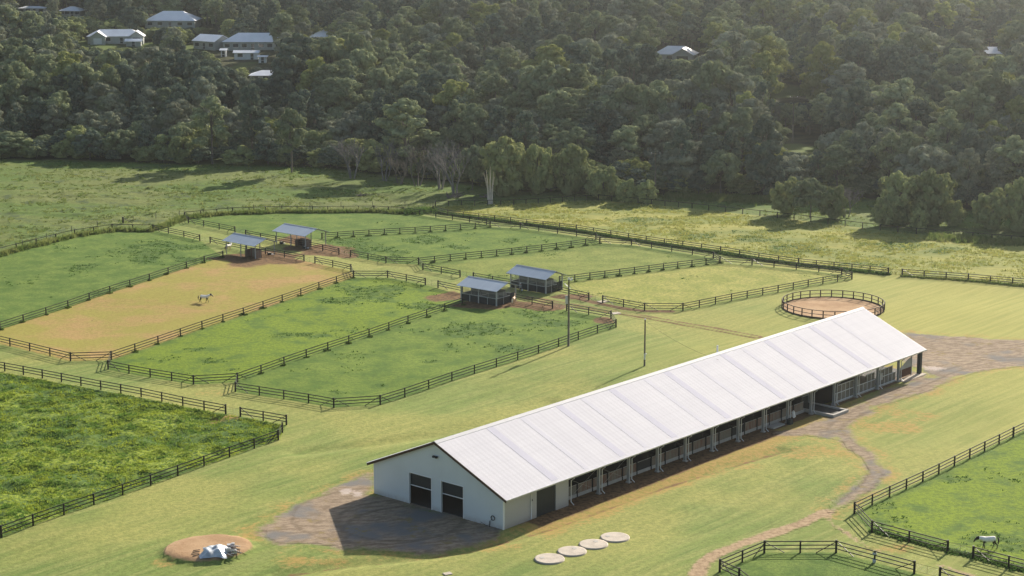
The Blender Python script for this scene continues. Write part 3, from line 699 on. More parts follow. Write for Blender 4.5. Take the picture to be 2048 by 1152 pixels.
band('long_grass', [(866, 425), (1152.5, 464), (1440.8, 508.5), (1596.9, 532.5), (1776, 551)], 3600, .35, .5, M['weed'], 64, .5, 'dark grass strip under the long lane fence')
band('long_grass', [(1804, 553.5), (1936, 564.5), (2100, 578)], 500, .3, .4, M['wildg'], 65, .4, 'grass strip under the fence right of the meadow gate')
band('long_grass', [(1743, 1061), (1895, 1101), (1946, 1113), (2080, 1150)], 700, .3, .3, M['weed'], 66, .3, 'grass strip under the lower right fences')
band('long_grass', [(1850, 476), (2000, 487), (2100, 492)], 1200, 1.6, .9, M['wildg'], 67, 2, 'reedy grass below the trees at right')
band('long_grass', [(1330, 392), (1500, 398), (1620, 402)], 1600, 2.2, 1.0, M['wildg'], 68, 0, 'reedy grass along the foot of the right hand forest')
0 and band('long_grass', [(340, 1112), (400, 1128), (470, 1118), (515, 1095)], 320, .25, .22, M['weed'], 69, 0, 'short green grass fringe of the earth mound')

# ------------------------------------------------------------------ round pen
def round_pen():
    cx, cy = pen_c; root = empty('round_pen', (cx, cy, hz1(cx, cy)), label='round dark timber horse pen with a raked orange sand floor', cat='round pen')
    N = 28; H = 1.42; pts = [Vector((math.cos(2 * math.pi * i / N + .1) * PEN_R, math.sin(2 * math.pi * i / N + .1) * PEN_R, 0)) for i in range(N)]
    b = MB(); b.box(-.09, .09, -.09, .09, -.1, H); me = b.mesh('post', M['penwood'])
    for p in pts: link_mesh('post', me, root, p)
    for z, hh in ((H - .04, .11), (.72, .09)):
        b = MB()
        for i in range(N): b.bar(pts[i] + Vector((0, 0, z)), pts[(i + 1) % N] + Vector((0, 0, z)), .10, hh)
        b.build('rail', M['penwood'], root)
    b = MB()
    for i in range(N): b.bar(pts[i] + Vector((0, 0, .1)), pts[(i + 1) % N] + Vector((0, 0, .1)), .06, .24)
    b.build('kick_board', M['penwood'], root)
M['penwood'] = plain('pen_wood', (.035, .02, .014), .5, var=.3)
round_pen()

# ------------------------------------------------------------------ barn
def barn():
    L, W, HE, HR = 96.7, 21.25, 3.95, 8.55; sl = (HR - HE) / (W / 2)
    root = empty('stable_barn', (BO[0], BO[1], 0.0), BU, label='long white horse stable barn with a pale ribbed gable roof', cat='barn')
    rz = lambda y: HE + sl * min(y, W - y)
    # front gable wall with two openings
    D = [(6.9, 11.05, 3.75), (13.05, 17.4, 3.75)]  # placeholder replaced below
    D = DOORS
    b = MB(); T = .25
    def wallpiece(y0, y1, z0, top=True):
        ys_ = [y0] + ([W / 2] if y0 < W / 2 < y1 else []) + [y1]
        poly = [(y0, z0), (y1, z0)] + [(y, rz(y)) for y in ys_[::-1]]
        b.prism(poly, 0, 0, T)
    edges = [0]
    for (a, c, h) in D: edges += [a, c]
    edges.append(W)
    for i in range(0, len(edges), 2): wallpiece(edges[i], edges[i + 1], 0)
    for (a, c, h) in D: wallpiece(a, c, h)
    b.build('gable_wall', M['white_wall'], root)
    for (a, c, h) in D:
        d = MB(); d.box(.3, .36, a, c, h * .60, h)
        o = d.build('roller_door', M['roller'], root)
        d = MB(); d.box(.26, .40, a, c, h * .60 - .10, h * .60); d.build('bottom_rail', M['white'], o)
        d = MB(); d.bar((-.03, a, 0), (-.03, a, h), .09, .06); d.bar((-.03, c, 0), (-.03, c, h), .09, .06); d.bar((-.03, a - .04, h + .03), (-.03, c + .04, h + .03), .06, .08)
        d.build('door_frame', M['white'], o)
    # right side wall enclosed part
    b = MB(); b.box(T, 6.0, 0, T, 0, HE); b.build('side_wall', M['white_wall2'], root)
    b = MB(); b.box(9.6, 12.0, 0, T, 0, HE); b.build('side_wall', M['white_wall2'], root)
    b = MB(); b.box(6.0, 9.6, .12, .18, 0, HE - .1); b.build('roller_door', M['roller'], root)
    b = MB(); b.box(12 - T, 12, T, W - T, 0, HE); b.build('dark_inner_wall', M['interior'], root)
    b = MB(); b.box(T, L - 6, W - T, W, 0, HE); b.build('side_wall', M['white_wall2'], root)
    b = MB(); b.box(12, L - 6.2, 7.0, 7.2, 0, 4.6); b.build('dark_inner_wall', M['interior'], root)  # added dark wall, blocks light from the far side behind the open bays
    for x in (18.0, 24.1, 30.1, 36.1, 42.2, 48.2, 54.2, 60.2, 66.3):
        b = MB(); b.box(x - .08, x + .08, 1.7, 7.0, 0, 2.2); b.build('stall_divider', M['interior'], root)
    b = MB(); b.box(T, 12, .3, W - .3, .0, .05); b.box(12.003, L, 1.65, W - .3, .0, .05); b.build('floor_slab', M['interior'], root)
    # far gable: closed upper triangle
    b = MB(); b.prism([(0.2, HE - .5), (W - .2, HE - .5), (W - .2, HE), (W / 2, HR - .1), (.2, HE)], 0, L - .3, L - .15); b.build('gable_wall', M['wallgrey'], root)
    # roof
    OV, OF = .75, .35
    for s in (0, 1):
        th_ = .12
        y0, y1 = (-OV, W / 2) if s == 0 else (W / 2, W + OV)
        z0, z1 = (HE - OV * sl, HR) if s == 0 else (HR, HE - OV * sl)
        b = MB(); n = 16
        b.prism([(y0, z0 + .1), (y1, z1 + .1), (y1, z1 + .1 + th_), (y0, z0 + .1 + th_)], 0, -OF, L + OF)
        b.build('roof_panel', M['roof'], root)
        b = MB(); yy = y0 if s == 0 else y1; b.box(-OF, L + OF, yy - .14, yy - .003, (HE - OV * sl) + .08, (HE - OV * sl) + .25) if s == 0 else b.box(-OF, L + OF, yy + .003, yy + .14, (HE - OV * sl) + .08, (HE - OV * sl) + .25)
        b.build('gutter', M['galv'], root)
        # barge boards
        b = MB(); pz = lambda y: HE + sl * min(y, W - y) + .1
        b.prism([(y0, z0 - .12), (y1, z1 - .12), (y1, z1 + .205), (y0, z0 + .205)], 0, -OF - .06, -OF - .003); b.build('barge_board', M['barge'], root)
        b = MB(); b.prism([(y0, z0 - .05), (y1, z1 - .05), (y1, z1 + .205), (y0, z0 + .205)], 0, L + OF + .003, L + OF + .06); b.build('barge_board', M['white'], root)
        for k in range(1, 16):
            x = 3.0 + 6.03 * k + (1.2 if k % 3 == 0 else 0)
            if x > L - 3: break
            w_ = .62 if k % 2 else .42
            b = MB(); ya, yb = (y0 + .4, W / 2 - .5) if s == 0 else (W / 2 + .5, y1 - .4); za, zb = HE + sl * min(ya, W - ya) + .1 + th_, HE + sl * min(yb, W - yb) + .1 + th_
            b.prism([(ya, za + .004), (yb, zb + .004), (yb, zb + .014), (ya, za + .014)], 0, x - w_, x + w_); b.build('skylight_strip', M['skylight'] if k % 2 else M['skylight2'], root)
    b = MB(); b.prism([(W / 2 - .45, HR + .26 - .45 * sl), (W / 2, HR + .30), (W / 2 + .45, HR + .26 - .45 * sl), (W / 2 + .45, HR + .2 - .45 * sl), (W / 2, HR + .235), (W / 2 - .45, HR + .2 - .45 * sl)], 0, -OF - .05, L + OF + .05); b.build('ridge_cap', M['ridge'], root)
    b = MB(); b.tube([(59, W / 2 + .7, HR - .3), (59, W / 2 + .7, HR + 1.0)], .12); b.build('vent_pipe', M['white'], root)
    # columns with footing and downpipe
    nb = 14
    for k in range(0, 15):
        x = 12.0 + 6.03 * k
        if x > L + .5: break
        last = x > L - 1
        x = min(x, L - .25)
        if k > 0:
            b = MB()
            if last: b.box(x - .28, x + .28, -.3, .25, 0, HE - .2)
            else:
                b.box(x - .15, x + .15, -.02, .012, .12, HE - .1); b.box(x - .15, x + .15, .288, .32, .12, HE - .1); b.box(x - .03, x + .03, .012, .288, .12, HE - .1)
            c = b.build('column', M['darkgreen'] if last else M['colgrey'], root)
            if not last:
                b = MB(); b.box(x - .27, x + .27, -.2, .4, -.1, .12); b.build('footing', M['plinth'], c)
        if not last:
            b = MB(); xo = x + .26
            b.tube([(xo, -.68, HE - .42), (xo, -.18, HE - .8), (xo, -.18, .45), (xo + .12, -.55, .08)], .065, 6); b.build('downpipe', M['white'], root)
        # far side columns
        b = MB(); b.box(x - .15, x + .15, W - .05, W + .1, 0, HE - .1); b.build('column', M['colgrey'], root)
        b = MB(); b.prism([(.3, HE - .45), (W / 2, HR - .45), (W - .3, HE - .45), (W - .3, HE - .15), (W / 2, HR - .05), (.3, HE - .15)], 0, x - .08, x + .08); b.build('rafter', M['colgrey'], root)
    # stall yards along the open side
    nn = 18
    x = 12.3; k = 0
    b = MB(); b.box(12.05, 66.5, 1.35, 1.6, 0, .42); b.build('concrete_plinth', M['plinth'], root)
    while x < 66.2:
        x1 = min(x + 3.015, 66.3)
        b = MB(); b.box(x + .07, x1 - .07, 1.40, 1.46, .42, 1.50); b.build('kick_panel', M['timber'] if (k % 7) != 5 else M['interior'], root)
        b = MB(); b.box(x - .07, x + .07, 1.28, 1.42, 0, 1.75); b.build('stall_post', M['rubber'], root)
        x = x1; k += 1
    b = MB()
    for z in (1.66,): b.box(12.3, 66.3, 1.39, 1.45, z - .12, z - .07)
    b.build('top_rail', M['galv'], root)
    # cross braced wires in end bays
    b = MB(); b.bar((12.3, .3, 3.2), (17.8, .3, .6), .02, .02); b.bar((12.3, .3, .6), (17.8, .3, 3.2), .02, .02); b.bar((18.4, .3, 3.2), (23.8, .3, .6), .02, .02); b.bar((18.4, .3, .6), (23.8, .3, 3.2), .02, .02); b.build('bracing', M['galv'], root)
    # framed stall fronts near the far end
    for i in range(3):
        xa = 72.55 + 6.03 * i; xb = xa + 5.55
        b = MB(); b.box(xa, xb, .5, .54, .25, 1.45)
        segs = [(0.25, .5), (.55, 1.0), (0.0, .85)][i]
        b.box(xa + 5.5 * segs[0], xa + 5.5 * segs[1], .5, .54, 1.5, 2.6)
        if i == 0: b.box(xa + 5.5 * .5, xb, .5, .54, 1.5, 2.6)
        if i == 1: b.box(xa, xa + 5.5 * .28, .5, .54, 1.5, 2.3)
        b.build('stall_front_panel', M['stallgrey'], root)
        b = MB()
        for z in (.22, 1.45): b.box(xa, xb, .42, .5, z, z + .07)
        x0_, x1_ = (xa + 5.5 * segs[0], xb) if i < 2 else (xa, xa + 5.5 * .85)
        b.box(x0_, x1_, .42, .5, 2.58, 2.65)
        for q in range(6):
            xx = xa + (xb - xa) * q / 5; top = 2.65 if x0_ - .1 <= xx <= x1_ + .1 else 1.5
            b.box(xx - .035, xx + .035, .40, .42, .05, top)
        b.build('stall_frame', M['white'], root)
        b = MB(); b.box(xa, xb, .42, .75, 0, .2); b.build('concrete_plinth', M['plinth'], root)
    b = MB(); b.box(84.5, 85.4, -.15, .3, 1.3, 2.3); b.build('meter_cabinet', M['colgrey'], root)
    # swooping end partition
    pl = [(90.9, .2), (94.9, .2), (94.9, 2.9)] + [(94.9 - 4.0 * t, 2.9 - 1.25 * (3 * t * t - 2 * t ** 3)) for t in (.2, .4, .6, .8, 1)]
    b = MB(); b.prism(pl[:2] + [(94.9, 1.4), (90.9, 1.4)], 1, .5, .56); b.build('end_partition', M['brownwall'], root)
    b = MB(); b.prism([(90.9, 1.403), (94.9, 1.403)] + pl[2:], 1, .51, .55); b.build('end_mesh', M['wallgrey'], root)
    b = MB(); b.box(94.85, 95.0, .45, .6, 0, 2.95); b.build('stall_post', M['colgrey'], root)
    # ramp / loading platform
    b = MB(); b.box(66.6, 67.0, -3.4, 3, 0, .42); b.box(70.2, 70.6, -3.4, 3, 0, .42); b.box(67.0, 70.2, -3.4, -3.0, 0, .40); b.build('ramp_wall', M['plinth'], root)
    b = MB(); b.prism([(-3.0, 0.02), (3, .02), (3, .36), (-3.0, .12)], 0, 67.0, 70.2); b.build('ramp_floor', M['interior'], root)
    b = MB(); b.box(67.2, 70.4, 3.2, 3.28, .3, 2.6)
    b.build('stall_front_panel', M['interior'], root)
    b = MB(); b.box(67.2, 70.4, 3.1, 3.2, 2.6, 2.68); b.box(67.2, 70.4, 3.1, 3.2, 1.45, 1.52); b.box(67.2, 67.3, 3.1, 3.2, .3, 2.6); b.box(70.3, 70.4, 3.1, 3.2, .3, 2.6); b.build('stall_frame', M['colgrey'], root)
    b = MB(); b.box(56.3, 59.2, -.2, 1.0, 0, .18); b.build('step_slab', M['plinth'], root)
    b = MB(); b.box(90.5, 97, -1.0, .3, -.05, .09); b.build('floor_slab', M['concrete'], root)
    # light and hose reel on the gable
    b = MB(); b.box(-.12, -.003, W / 2 - .12, W / 2 + .12, 6.75, 6.9); b.box(-.4, -.12, W / 2 - .35, W / 2 - .08, 6.72, 6.95); b.box(-.4, -.12, W / 2 + .08, W / 2 + .35, 6.72, 6.95); b.build('flood_light', M['rubber'], root)
    b = MB(); n = 20
    ring = [(-.12, 1.55 + .27 * math.cos(2 * math.pi * i / n), 1.15 + .27 * math.sin(2 * math.pi * i / n)) for i in range(n + 1)]
    b.tube(ring, .05, 6); b.tube([(-.12, 1.8, 1.05), (-.2, 1.9, .3), (-.3, 2.4, .1), (-.2, 3.4, .3)], .025, 5); b.build('garden_hose', M['rubber'], root)
    b = MB(); b.tube([(-.3, 1.9, 0), (-.3, 1.9, .8)], .04, 6); b.build('tap_post', M['rubber'], root)
    # corner flashing
    b = MB(); b.box(-.02, .1, -.02, -.003, 0, HE - .3); b.box(-.02, -.003, -.003, .1, 0, HE - .3); b.build('corner_trim', M['white'], root)
    b = MB(); b.tube([(4.9, -.1, HE - .35), (4.9, -.1, .1)], .055, 6); b.build('downpipe', M['white'], root)
    b = MB(); b.box(4.95, 5.15, -.12, -.003, 2.3, 2.5); b.build('wall_light', M['rubber'], root)
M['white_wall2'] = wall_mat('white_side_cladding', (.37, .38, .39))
M['stallgrey'] = plain('stall_panel_grey', (.17, .155, .13), .8, var=.3)
def frac_on_front(px, py):
    x, y = Gz(px, py); return (x - BO[0]) * bvx[0] + (y - BO[1]) * bvx[1]
d1a, d1b = frac_on_front(859.1, 1021), frac_on_front(814, 1008.2); d2a, d2b = frac_on_front(924.7, 1038.3), frac_on_front(878.8, 1026)
print('doors', d2a, d2b, d1a, d1b)
DOORS = [(d2a, d2b, 3.95), (d1a, d1b, 3.95)]
barn()

# ------------------------------------------------------------------ paddock shelters
SHG = 'small metal roofed horse shelters between the paddocks'
def shelter(label, ridge_l, ridge_r, eave_l, eave_r, kind):
    HE, HR = 2.75, 3.85
    pe = [Vector((*Gz(*q, HE), 0)) for q in (eave_l, eave_r)]
    pr = [Vector((*Gz(*q, HR), 0)) for q in (ridge_l, ridge_r)]
    u = ((pe[1] - pe[0]) + (pr[1] - pr[0])).normalized(); v = Vector((-u.y, u.x, 0))
    L = ((pe[1] - pe[0]).length + (pr[1] - pr[0]).length) / 2
    hw = ((pr[0] + pr[1]) / 2 - (pe[0] + pe[1]) / 2).dot(v)
    hw = min(max(hw, 2.2), 4.5)
    o = (pe[0] + pe[1]) / 2 - u * L / 2
    print(label[:30], 'L', L, 'hw', hw, 'ang', math.degrees(math.atan2(u.y, u.x)))
    z0 = hz1(o.x, o.y)
    root = empty('horse_shelter', (o.x, o.y, z0), math.atan2(u.y, u.x), label=label, cat='shelter', group=SHG)
    W = 2 * hw; sl = (HR - HE) / hw
    b = MB(); b.prism([(0, HE), (hw, HR), (hw, HR + .07), (0, HE + .07)], 0, 0, L); b.build('roof_panel', M['shelter_roof'], root)
    b = MB(); b.prism([(hw + .002, HR), (W, HE), (W, HE + .07), (hw + .002, HR + .07)], 0, 0, L); b.build('roof_panel', M['shelter_roof'], root)
    b = MB(); b.prism([(hw - .25, HR + .075 - .25 * sl), (hw, HR + .11), (hw + .25, HR + .075 - .25 * sl), (hw + .25, HR + .12 - .25 * sl), (hw, HR + .14), (hw - .25, HR + .12 - .25 * sl)], 0, 0, L); b.build('ridge_cap', M['galv'], root)
    x0, x1, y0, y1 = .55, L - .55, .7, W - .7
    zr = lambda y: HE + sl * min(y, W - y) - .02
    nx_ = 3
    for i in range(nx_):
        x = x0 + (x1 - x0) * i / (nx_ - 1)
        for y in (y0, y1):
            b = MB(); r = .07 if kind == 'open' else .10
            b.box(x - r, x + r, y - r, y + r, 0, zr(y)); b.build('post', M['colgrey'] if kind == 'open' else M['shpost'], root)
        b = MB(); b.prism([(.1, HE - .12), (hw, HR - .12), (W - .1, HE - .12), (W - .1, HE - .01), (hw, HR - .01), (.1, HE - .01)], 0, x - .04, x + .04); b.build('rafter', M['colgrey'], root)
    if kind == 'open':
        xm = x0 + (x1 - x0) * .62
        b = MB(); b.box(xm, x1, y0 + 1.6, y0 + 1.66, .1, 1.75); b.box(x1 - .03, x1 + .03, y0, y0 + 1.6, .1, 1.75); b.box(xm - .03, xm + .03, y0 + .2, y0 + 1.6, .1, 1.6)
        b.build('wind_board', M['timber'], root)
    else:
        xm = (x0 + x1) / 2
        panels = [(x0 + .1, xm - .1, 'x', y0), (xm + .1, x1 - .1, 'x', y0), (x0 + .1, xm - .1, 'x', y1), (xm + .1, x1 - .1, 'x', y1), (y0 + .1, y1 - 1.6, 'y', x1), (y0 + .1, y1 - .1, 'y', x0), (y0 + .1, y1 - .1, 'y', xm)]
        for (a, c, ax, t_) in panels:
            b = MB()
            b.box(a, c, t_ - .03, t_ + .03, .08, 1.28) if ax == 'x' else b.box(t_ - .03, t_ + .03, a, c, .08, 1.28)
            b.build('kick_panel', M['kick'], root)
            b = MB()
            b.box(a, c, t_ - .05, t_ + .05, 1.283, 1.36) if ax == 'x' else b.box(t_ - .05, t_ + .05, a, c, 1.283, 1.36)
            mid = (a + c) / 2
            b.box(mid - .05, mid + .05, t_ - .055, t_ - .032, .05, 1.36) if ax == 'x' else b.box(t_ + .032, t_ + .055, mid - .05, mid + .05, .05, 2.3)
            b.build('stall_frame', M['shpost'], root)
            b = MB(); n = 16
            for q in range(n + 1):
                s_ = a + (c - a) * q / n
                b.box(s_ - .02, s_ + .02, t_ - .015, t_ + .015, 1.363, 2.35) if ax == 'x' else b.box(t_ - .015, t_ + .015, s_ - .02, s_ + .02, 1.363, 2.35)
            b.build('grille', M['shpost'], root)
        b = MB(); b.box(x1 + .02, x1 + .08, y1 - 1.5, y1 - .12, .1, 1.75); b.build('stall_door', M['kick'], root)
        b = MB(); b.box(x0 + .1, x1 - .1, hw - .03, hw + .03, 1.36, 2.5); b.build('inner_panel', M['innerp'], root)
    return root
M['shpost'] = plain('shelter_post', (.40, .41, .40), .6)
M['kick'] = plain('kick_rubber', (.012, .02, .026), .6)
M['innerp'] = plain('inner_panel', (.20, .20, .20), .8)
S1 = shelter('open horse shelter farthest left at the corner of the dry paddock', (464, 465), (528.6, 476.6), (443.6, 480.8), (508.5, 493), 'open')
S2 = shelter('open horse shelter just behind the farthest left one', (563.5, 446), (629, 457), (544, 462), (609, 473.5), 'open')
S3 = shelter('dark walled stable shelter nearest the tall pole with a pale horse beside it', (933, 550), (1013.5, 563.5), (913, 569.4), (992.4, 582), 'stall')
S4 = shelter('dark walled stable shelter behind the person carrying a bucket', (1031.5, 529), (1109.6, 541.5), (1011.5, 545), (1092, 560), 'stall')
# feed tubs
def tub(px, py, label):
    b = MB(); n = 14
    root = empty('feed_tub', G(px, py), label=label, cat='feed tub', group='black feed tubs by the open shelters')
    b.tube([(0, 0, 0), (0, 0, .02), (0, 0, .38), (0, 0, .38), (0, 0, .1)], [.34, .38, .46, .40, .33], n); b.build('tub', M['rubber'], root)
    b = MB(); b.box(-.25, .2, -.2, .2, .1, .46); c = b.build('salt_lick', M['mane'], root, rz=.4)
    b = MB(); b.prism([(.5 + .3 * math.cos(a), .05 + .22 * math.sin(a)) for a in [k * .7 for k in range(9)]], 2, 0, .16); b.build('feed_bag', M['white'], root)
tub(539, 509.5, 'black feed tub with pale block at the right post of the farthest left shelter')
tub(563, 487.5, 'black feed tub with pale block in the shade of the second shelter')
tub(610, 496.5, 'black feed tub by the fence right of the second shelter')

# ------------------------------------------------------------------ poles and wires
def xz(p, o): return p - o
pb = G(1137, 692)
root = empty('power_pole', pb, label='tall weathered power pole with a grey transformer can', cat='power pole')
b = MB(); b.tube([(0, 0, -.2), (0, 0, 5), (0, 0, 11.0)], [.19, .165, .13], 10); b.build('pole', M['pole'], root)
b = MB(); b.box(-.55, -.17, -.25, .25, 7.0, 8.1); b.tube([(-.36, 0, 8.1), (-.36, 0, 8.3)], .2, 8)
for dy in (-.15, .15): b.tube([(-.36, dy, 8.1), (-.36, dy, 8.45)], .04, 6)
b.bar((-.2, 0, 7.2), (0, 0, 7.2), .06, .06); b.build('transformer', M['galv'], root)
b = MB(); b.bar((-.7, .1, 10.3), (.2, -.1, 9.5), .09, .09); b.build('cross_arm', M['white'], root)
b = MB(); b.box(-.2, .55, -.05, .05, 10.85, 11.0); b.tube([(.1, 0, 11), (.1, 0, 11.35)], .09, 8); b.tube([(.4, 0, 11), (.5, 0, 11.25)], .09, 8); b.tube([(-.1, 0, 11), (-.1, 0, 11.3)], .07, 8); b.build('insulator', M['white'], root)
p2 = G(1289, 732)
root = empty('power_pole', p2, label='short dark pole with a white meter box behind the barn', cat='power pole')
b = MB(); b.tube([(0, 0, -.2), (0, 0, 7.4)], [.15, .11], 10); b.build('pole', M['polegreen'] if 'polegreen' in M else M['pole'], root)
b = MB(); b.tube([(0, 0, 7.4), (0, 0, 7.6)], [.12, .05], 8); b.build('pole_cap', M['white'], root)
b = MB(); b.box(-.12, .12, -.3, -.11, 1.1, 2.0); b.box(.12, .3, -.25, -.05, 1.9, 2.05); b.build('meter_box', M['white'], root)
def wire(a, c, sag, label, r=.012):
    b = MB(); n = 14; pts = []
    for i in range(n + 1):
        t = i / n; p = a.lerp(c, t); p.z -= sag * 4 * t * (1 - t); pts.append(p - a)
    b.tube(pts, r, 4, cap=False)
    o = b.build('overhead_wire', M['rubber'], None, a); tag(o, label, 'wire', 'overhead wires')
wire(pb + Vector((0, 0, 10.6)), p2 + Vector((0, 0, 7.3)), 1.2, 'thin wire sagging between the tall pole and the short pole')
wire(p2 + Vector((0, 0, 7.2)), Vector((BO[0] + bux[0] * 56 + bvx[0] * 9, BO[1] + bux[1] * 56 + bvx[1] * 9, 8.4)), .6, 'thin wire running from the short pole to the barn roof')
def far_pole(px, py, h, label):
    g = G(px, py); root = empty('power_pole', g, label=label, cat='power pole')
    b = MB(); b.tube([(0, 0, -.2), (0, 0, h)], [.2, .13], 8); b.build('pole', M['pole'], root)
    b = MB(); b.bar((-1.1, 0, h - .5), (1.1, 0, h - .5), .12, .12); b.build('cross_arm', M['pole'], root)
    b = MB()
    for x in (-1, 0, 1): b.tube([(x, 0, h - .42), (x, 0, h - .15)], .06, 6)
    b.build('insulator', M['white'], root); return g + Vector((0, 0, h - .2))
t1 = far_pole(1310, 392, 10.5, 'far power pole at the forest foot right of the small bushes')
t2 = far_pole(1585, 284, 13, 'far power pole standing in the grassy gap in the forest')
t0 = far_pole(1500, 455, .5 + 8, 'x') if False else None
w_end = Vector((150, 330, 30))
for k in range(3):
    wire(t2 + Vector((k * .9 - .9, 0, 0)), Vector((175 + k * 1.2, 330, 26 - k * .8)), 5, ['top', 'middle', 'lowest'][k] + ' of three power lines crossing in front of the right hand trees', .022)
wire(t1, t1 + Vector((120, 30, 2)), 3, 'thin power line along the foot of the forest', .02)

# ------------------------------------------------------------------ tank lids, tarp heap, waterer
for i, (px, py, rx, lb) in enumerate([(1099, 1119, 31, 'round concrete tank lid nearest the bottom edge of the photo'), (1144, 1104, 30, 'round concrete tank lid second from the bottom edge'), (1187, 1090, 30, 'round concrete tank lid second from the barn'), (1230, 1076, 30, 'round concrete tank lid nearest the barn wall')]):
    g = G(px, py); b = MB(); r = rx * g.y * 1.04 / FPX
    b.tube([(0, 0, -.1), (0, 0, .10), (0, 0, .15), (0, 0, .16)], [r, r, r * .98, r * .93], 40)
    root = empty('tank_lid', g, rnd.uniform(0, 3), label=lb, cat='tank lid', group='four round concrete tank lids in the lawn'); b.build('lid', M['concrete2'] if 'concrete2' in M else M['concrete'], root)
    b = MB(); b.tube([(r * .5, 0, .16), (r * .5, 0, .18)], [.3, .28], 16); b.build('hatch', M['plinth'], root)
g = G(430, 1105)
root = empty('tarp_heap', g, .1, label='silver tarpaulin over a heap of scrap on the orange earth mound', cat='heap')
n = 26; V = []; Fq = []
r2 = np.random.default_rng(5)
for j in range(n):
    for i in range(n):
        u = (i / (n - 1) - .5) * 2; v = (j / (n - 1) - .5) * 2
        # a loose diamond-like sheet draped over a heap
        x = u * 1.5 + v * .25 + .15 * math.sin(5 * v); y = v * 1.75 - .35 * abs(u) * (1 if v < 0 else 0) + .12 * math.sin(6 * u)
        hgt = .55 * math.exp(-((u / .8) ** 4 + (v / .85) ** 4)) + .42 * float(vnoise(np.array([x]), np.array([y]), .55, 8)[0]) * (1 - max(abs(u), abs(v)) ** 3)
        hgt *= 1 + .15 * math.sin(7 * u + 3 * v)
        V.append((x, y, max(.03, hgt * .95)))
for j in range(n - 1):
    for i in range(n - 1): a = j * n + i; Fq.append((a, a + 1, a + n + 1, a + n))
link_mesh('tarpaulin', np_mesh('tarpaulin', V, Fq, M['tarp']), root)
b = MB()
for q in range(26):
    a = rnd.uniform(-.3, 1.1); p = Vector((rnd.uniform(1.2, 2.4), rnd.uniform(-1.0, 1.2), rnd.uniform(.05, .5))); d = Vector((math.cos(a) * rnd.uniform(.4, 1.0), math.sin(a) * .6 - .5, rnd.uniform(-.2, .3)))
    b.bar(p, p + d, .07, .05, q % 3)
for q in range(4):
    p = Vector((-1.7, rnd.uniform(-1.3, 1.4), .12)); b.bar(p, p + Vector((rnd.uniform(-.9, -.4), rnd.uniform(-.4, .4), -.05)), .08, .06, 0)
b.build('scrap', [M['rubber'], M['galv'], M['timber']], root)
b = MB()
for q in range(14):
    x = 1.75 + rnd.uniform(-.4, .5); y = rnd.uniform(-.6, 1.4); s = rnd.uniform(.12, .3); b.box(x - s, x + s, y - s, y + s, 0, rnd.uniform(.2, .65))
b.build('rubble', M['galv'], root)
# waterer bowl on the bottom fence post
g = G(1747.5, 1124)
root = empty('feed_bin', g + Vector((0, -.28, 0)), .3, label='grey feeder with blue drum hung on a post of the bottom fence', cat='feeder')
b = MB(); b.tube([(0, 0, .95), (0, 0, 1.0), (0, 0, 1.12), (0, 0, 1.35)], [.1, .26, .26, .05], 12); b.build('hopper', M['galv'], root)
b = MB(); b.tube([(0, 0, 0), (0, 0, .1), (0, 0, .42), (0, 0, .46)], [.15, .2, .2, .12], 12); b.build('drum', M['bluedrum'] if 'bluedrum' in M else M['tarp'], root)
b = MB(); b.tube([(0, .05, .46), (0, .05, 1.0)], .03, 6); b.build('stand', M['rubber'], root)
# white plastic bags hung at a barn column
lp = lambda x, y, z=0: Vector((BO[0] + bux[0] * x + bvx[0] * y, BO[1] + bux[1] * x + bvx[1] * y, z))
b = MB(); b.tube([(0, 0, .7), (.05, 0, .9), (0, .05, 1.2), (-.05, 0, 1.5), (0, 0, 1.75)], [.1, .28, .2, .26, .06], 9)
o = b.build('plastic_bag', M['white'], None, lp(60.9, -.45)); tag(o, 'white plastic bag hung beside a barn column above the gravel', 'bag')
b = MB(); b.box(-.35, .35, -.3, .3, 0, .7); b.box(-.38, .38, -.33, .33, .7, .76)
o = b.build('storage_bin', M['darkgreen'], None, lp(59.9, -.5), BU); tag(o, 'dark bin standing at the foot of a barn column', 'bin')
# distribution slab lids in the lawn
for px, py, s, lb in [(895, 1148, .45, 'small pale inspection cover in the lawn at the bottom edge'), (1206, 603.5, .9, 'pale slab in the grass at the yellow green paddock gate'), (1231, 627, .8, 'pale slab in the lane by the cut fence corner')]:
    b = MB(); b.box(-s, s, -s * .8, s * .8, -.05, .09); o = b.build('ground_slab', M['concrete'], None, G(px, py), .5); tag(o, lb, 'slab')

# ------------------------------------------------------------------ skinned animals and people
def skinned(name, verts, edges, radii, mat, parent=None, sub=1, root_i=0):
    me = bpy.data.meshes.new(name + '_sk'); me.from_pydata(verts, edges, []); o = bpy.data.objects.new(name + '_sk', me); col.objects.link(o)
    m = o.modifiers.new('s', 'SKIN'); m.use_smooth_shade = True
    for i, r in enumerate(radii):
        r = r if isinstance(r, tuple) else (r, r); me.skin_vertices[0].data[i].radius = r
    me.skin_vertices[0].data[root_i].use_root = True
    s = o.modifiers.new('u', 'SUBSURF'); s.levels = sub; s.render_levels = sub
    dg = bpy.context.evaluated_depsgraph_get(); dg.update(); ev = o.evaluated_get(dg); out = bpy.data.meshes.new_from_object(ev); out.name = name
    bpy.data.objects.remove(o); bpy.data.meshes.remove(me)
    out.materials.clear()
    for q in (mat if isinstance(mat, (list, tuple)) else [mat]): out.materials.append(q)
    return link_mesh(name, out, parent)
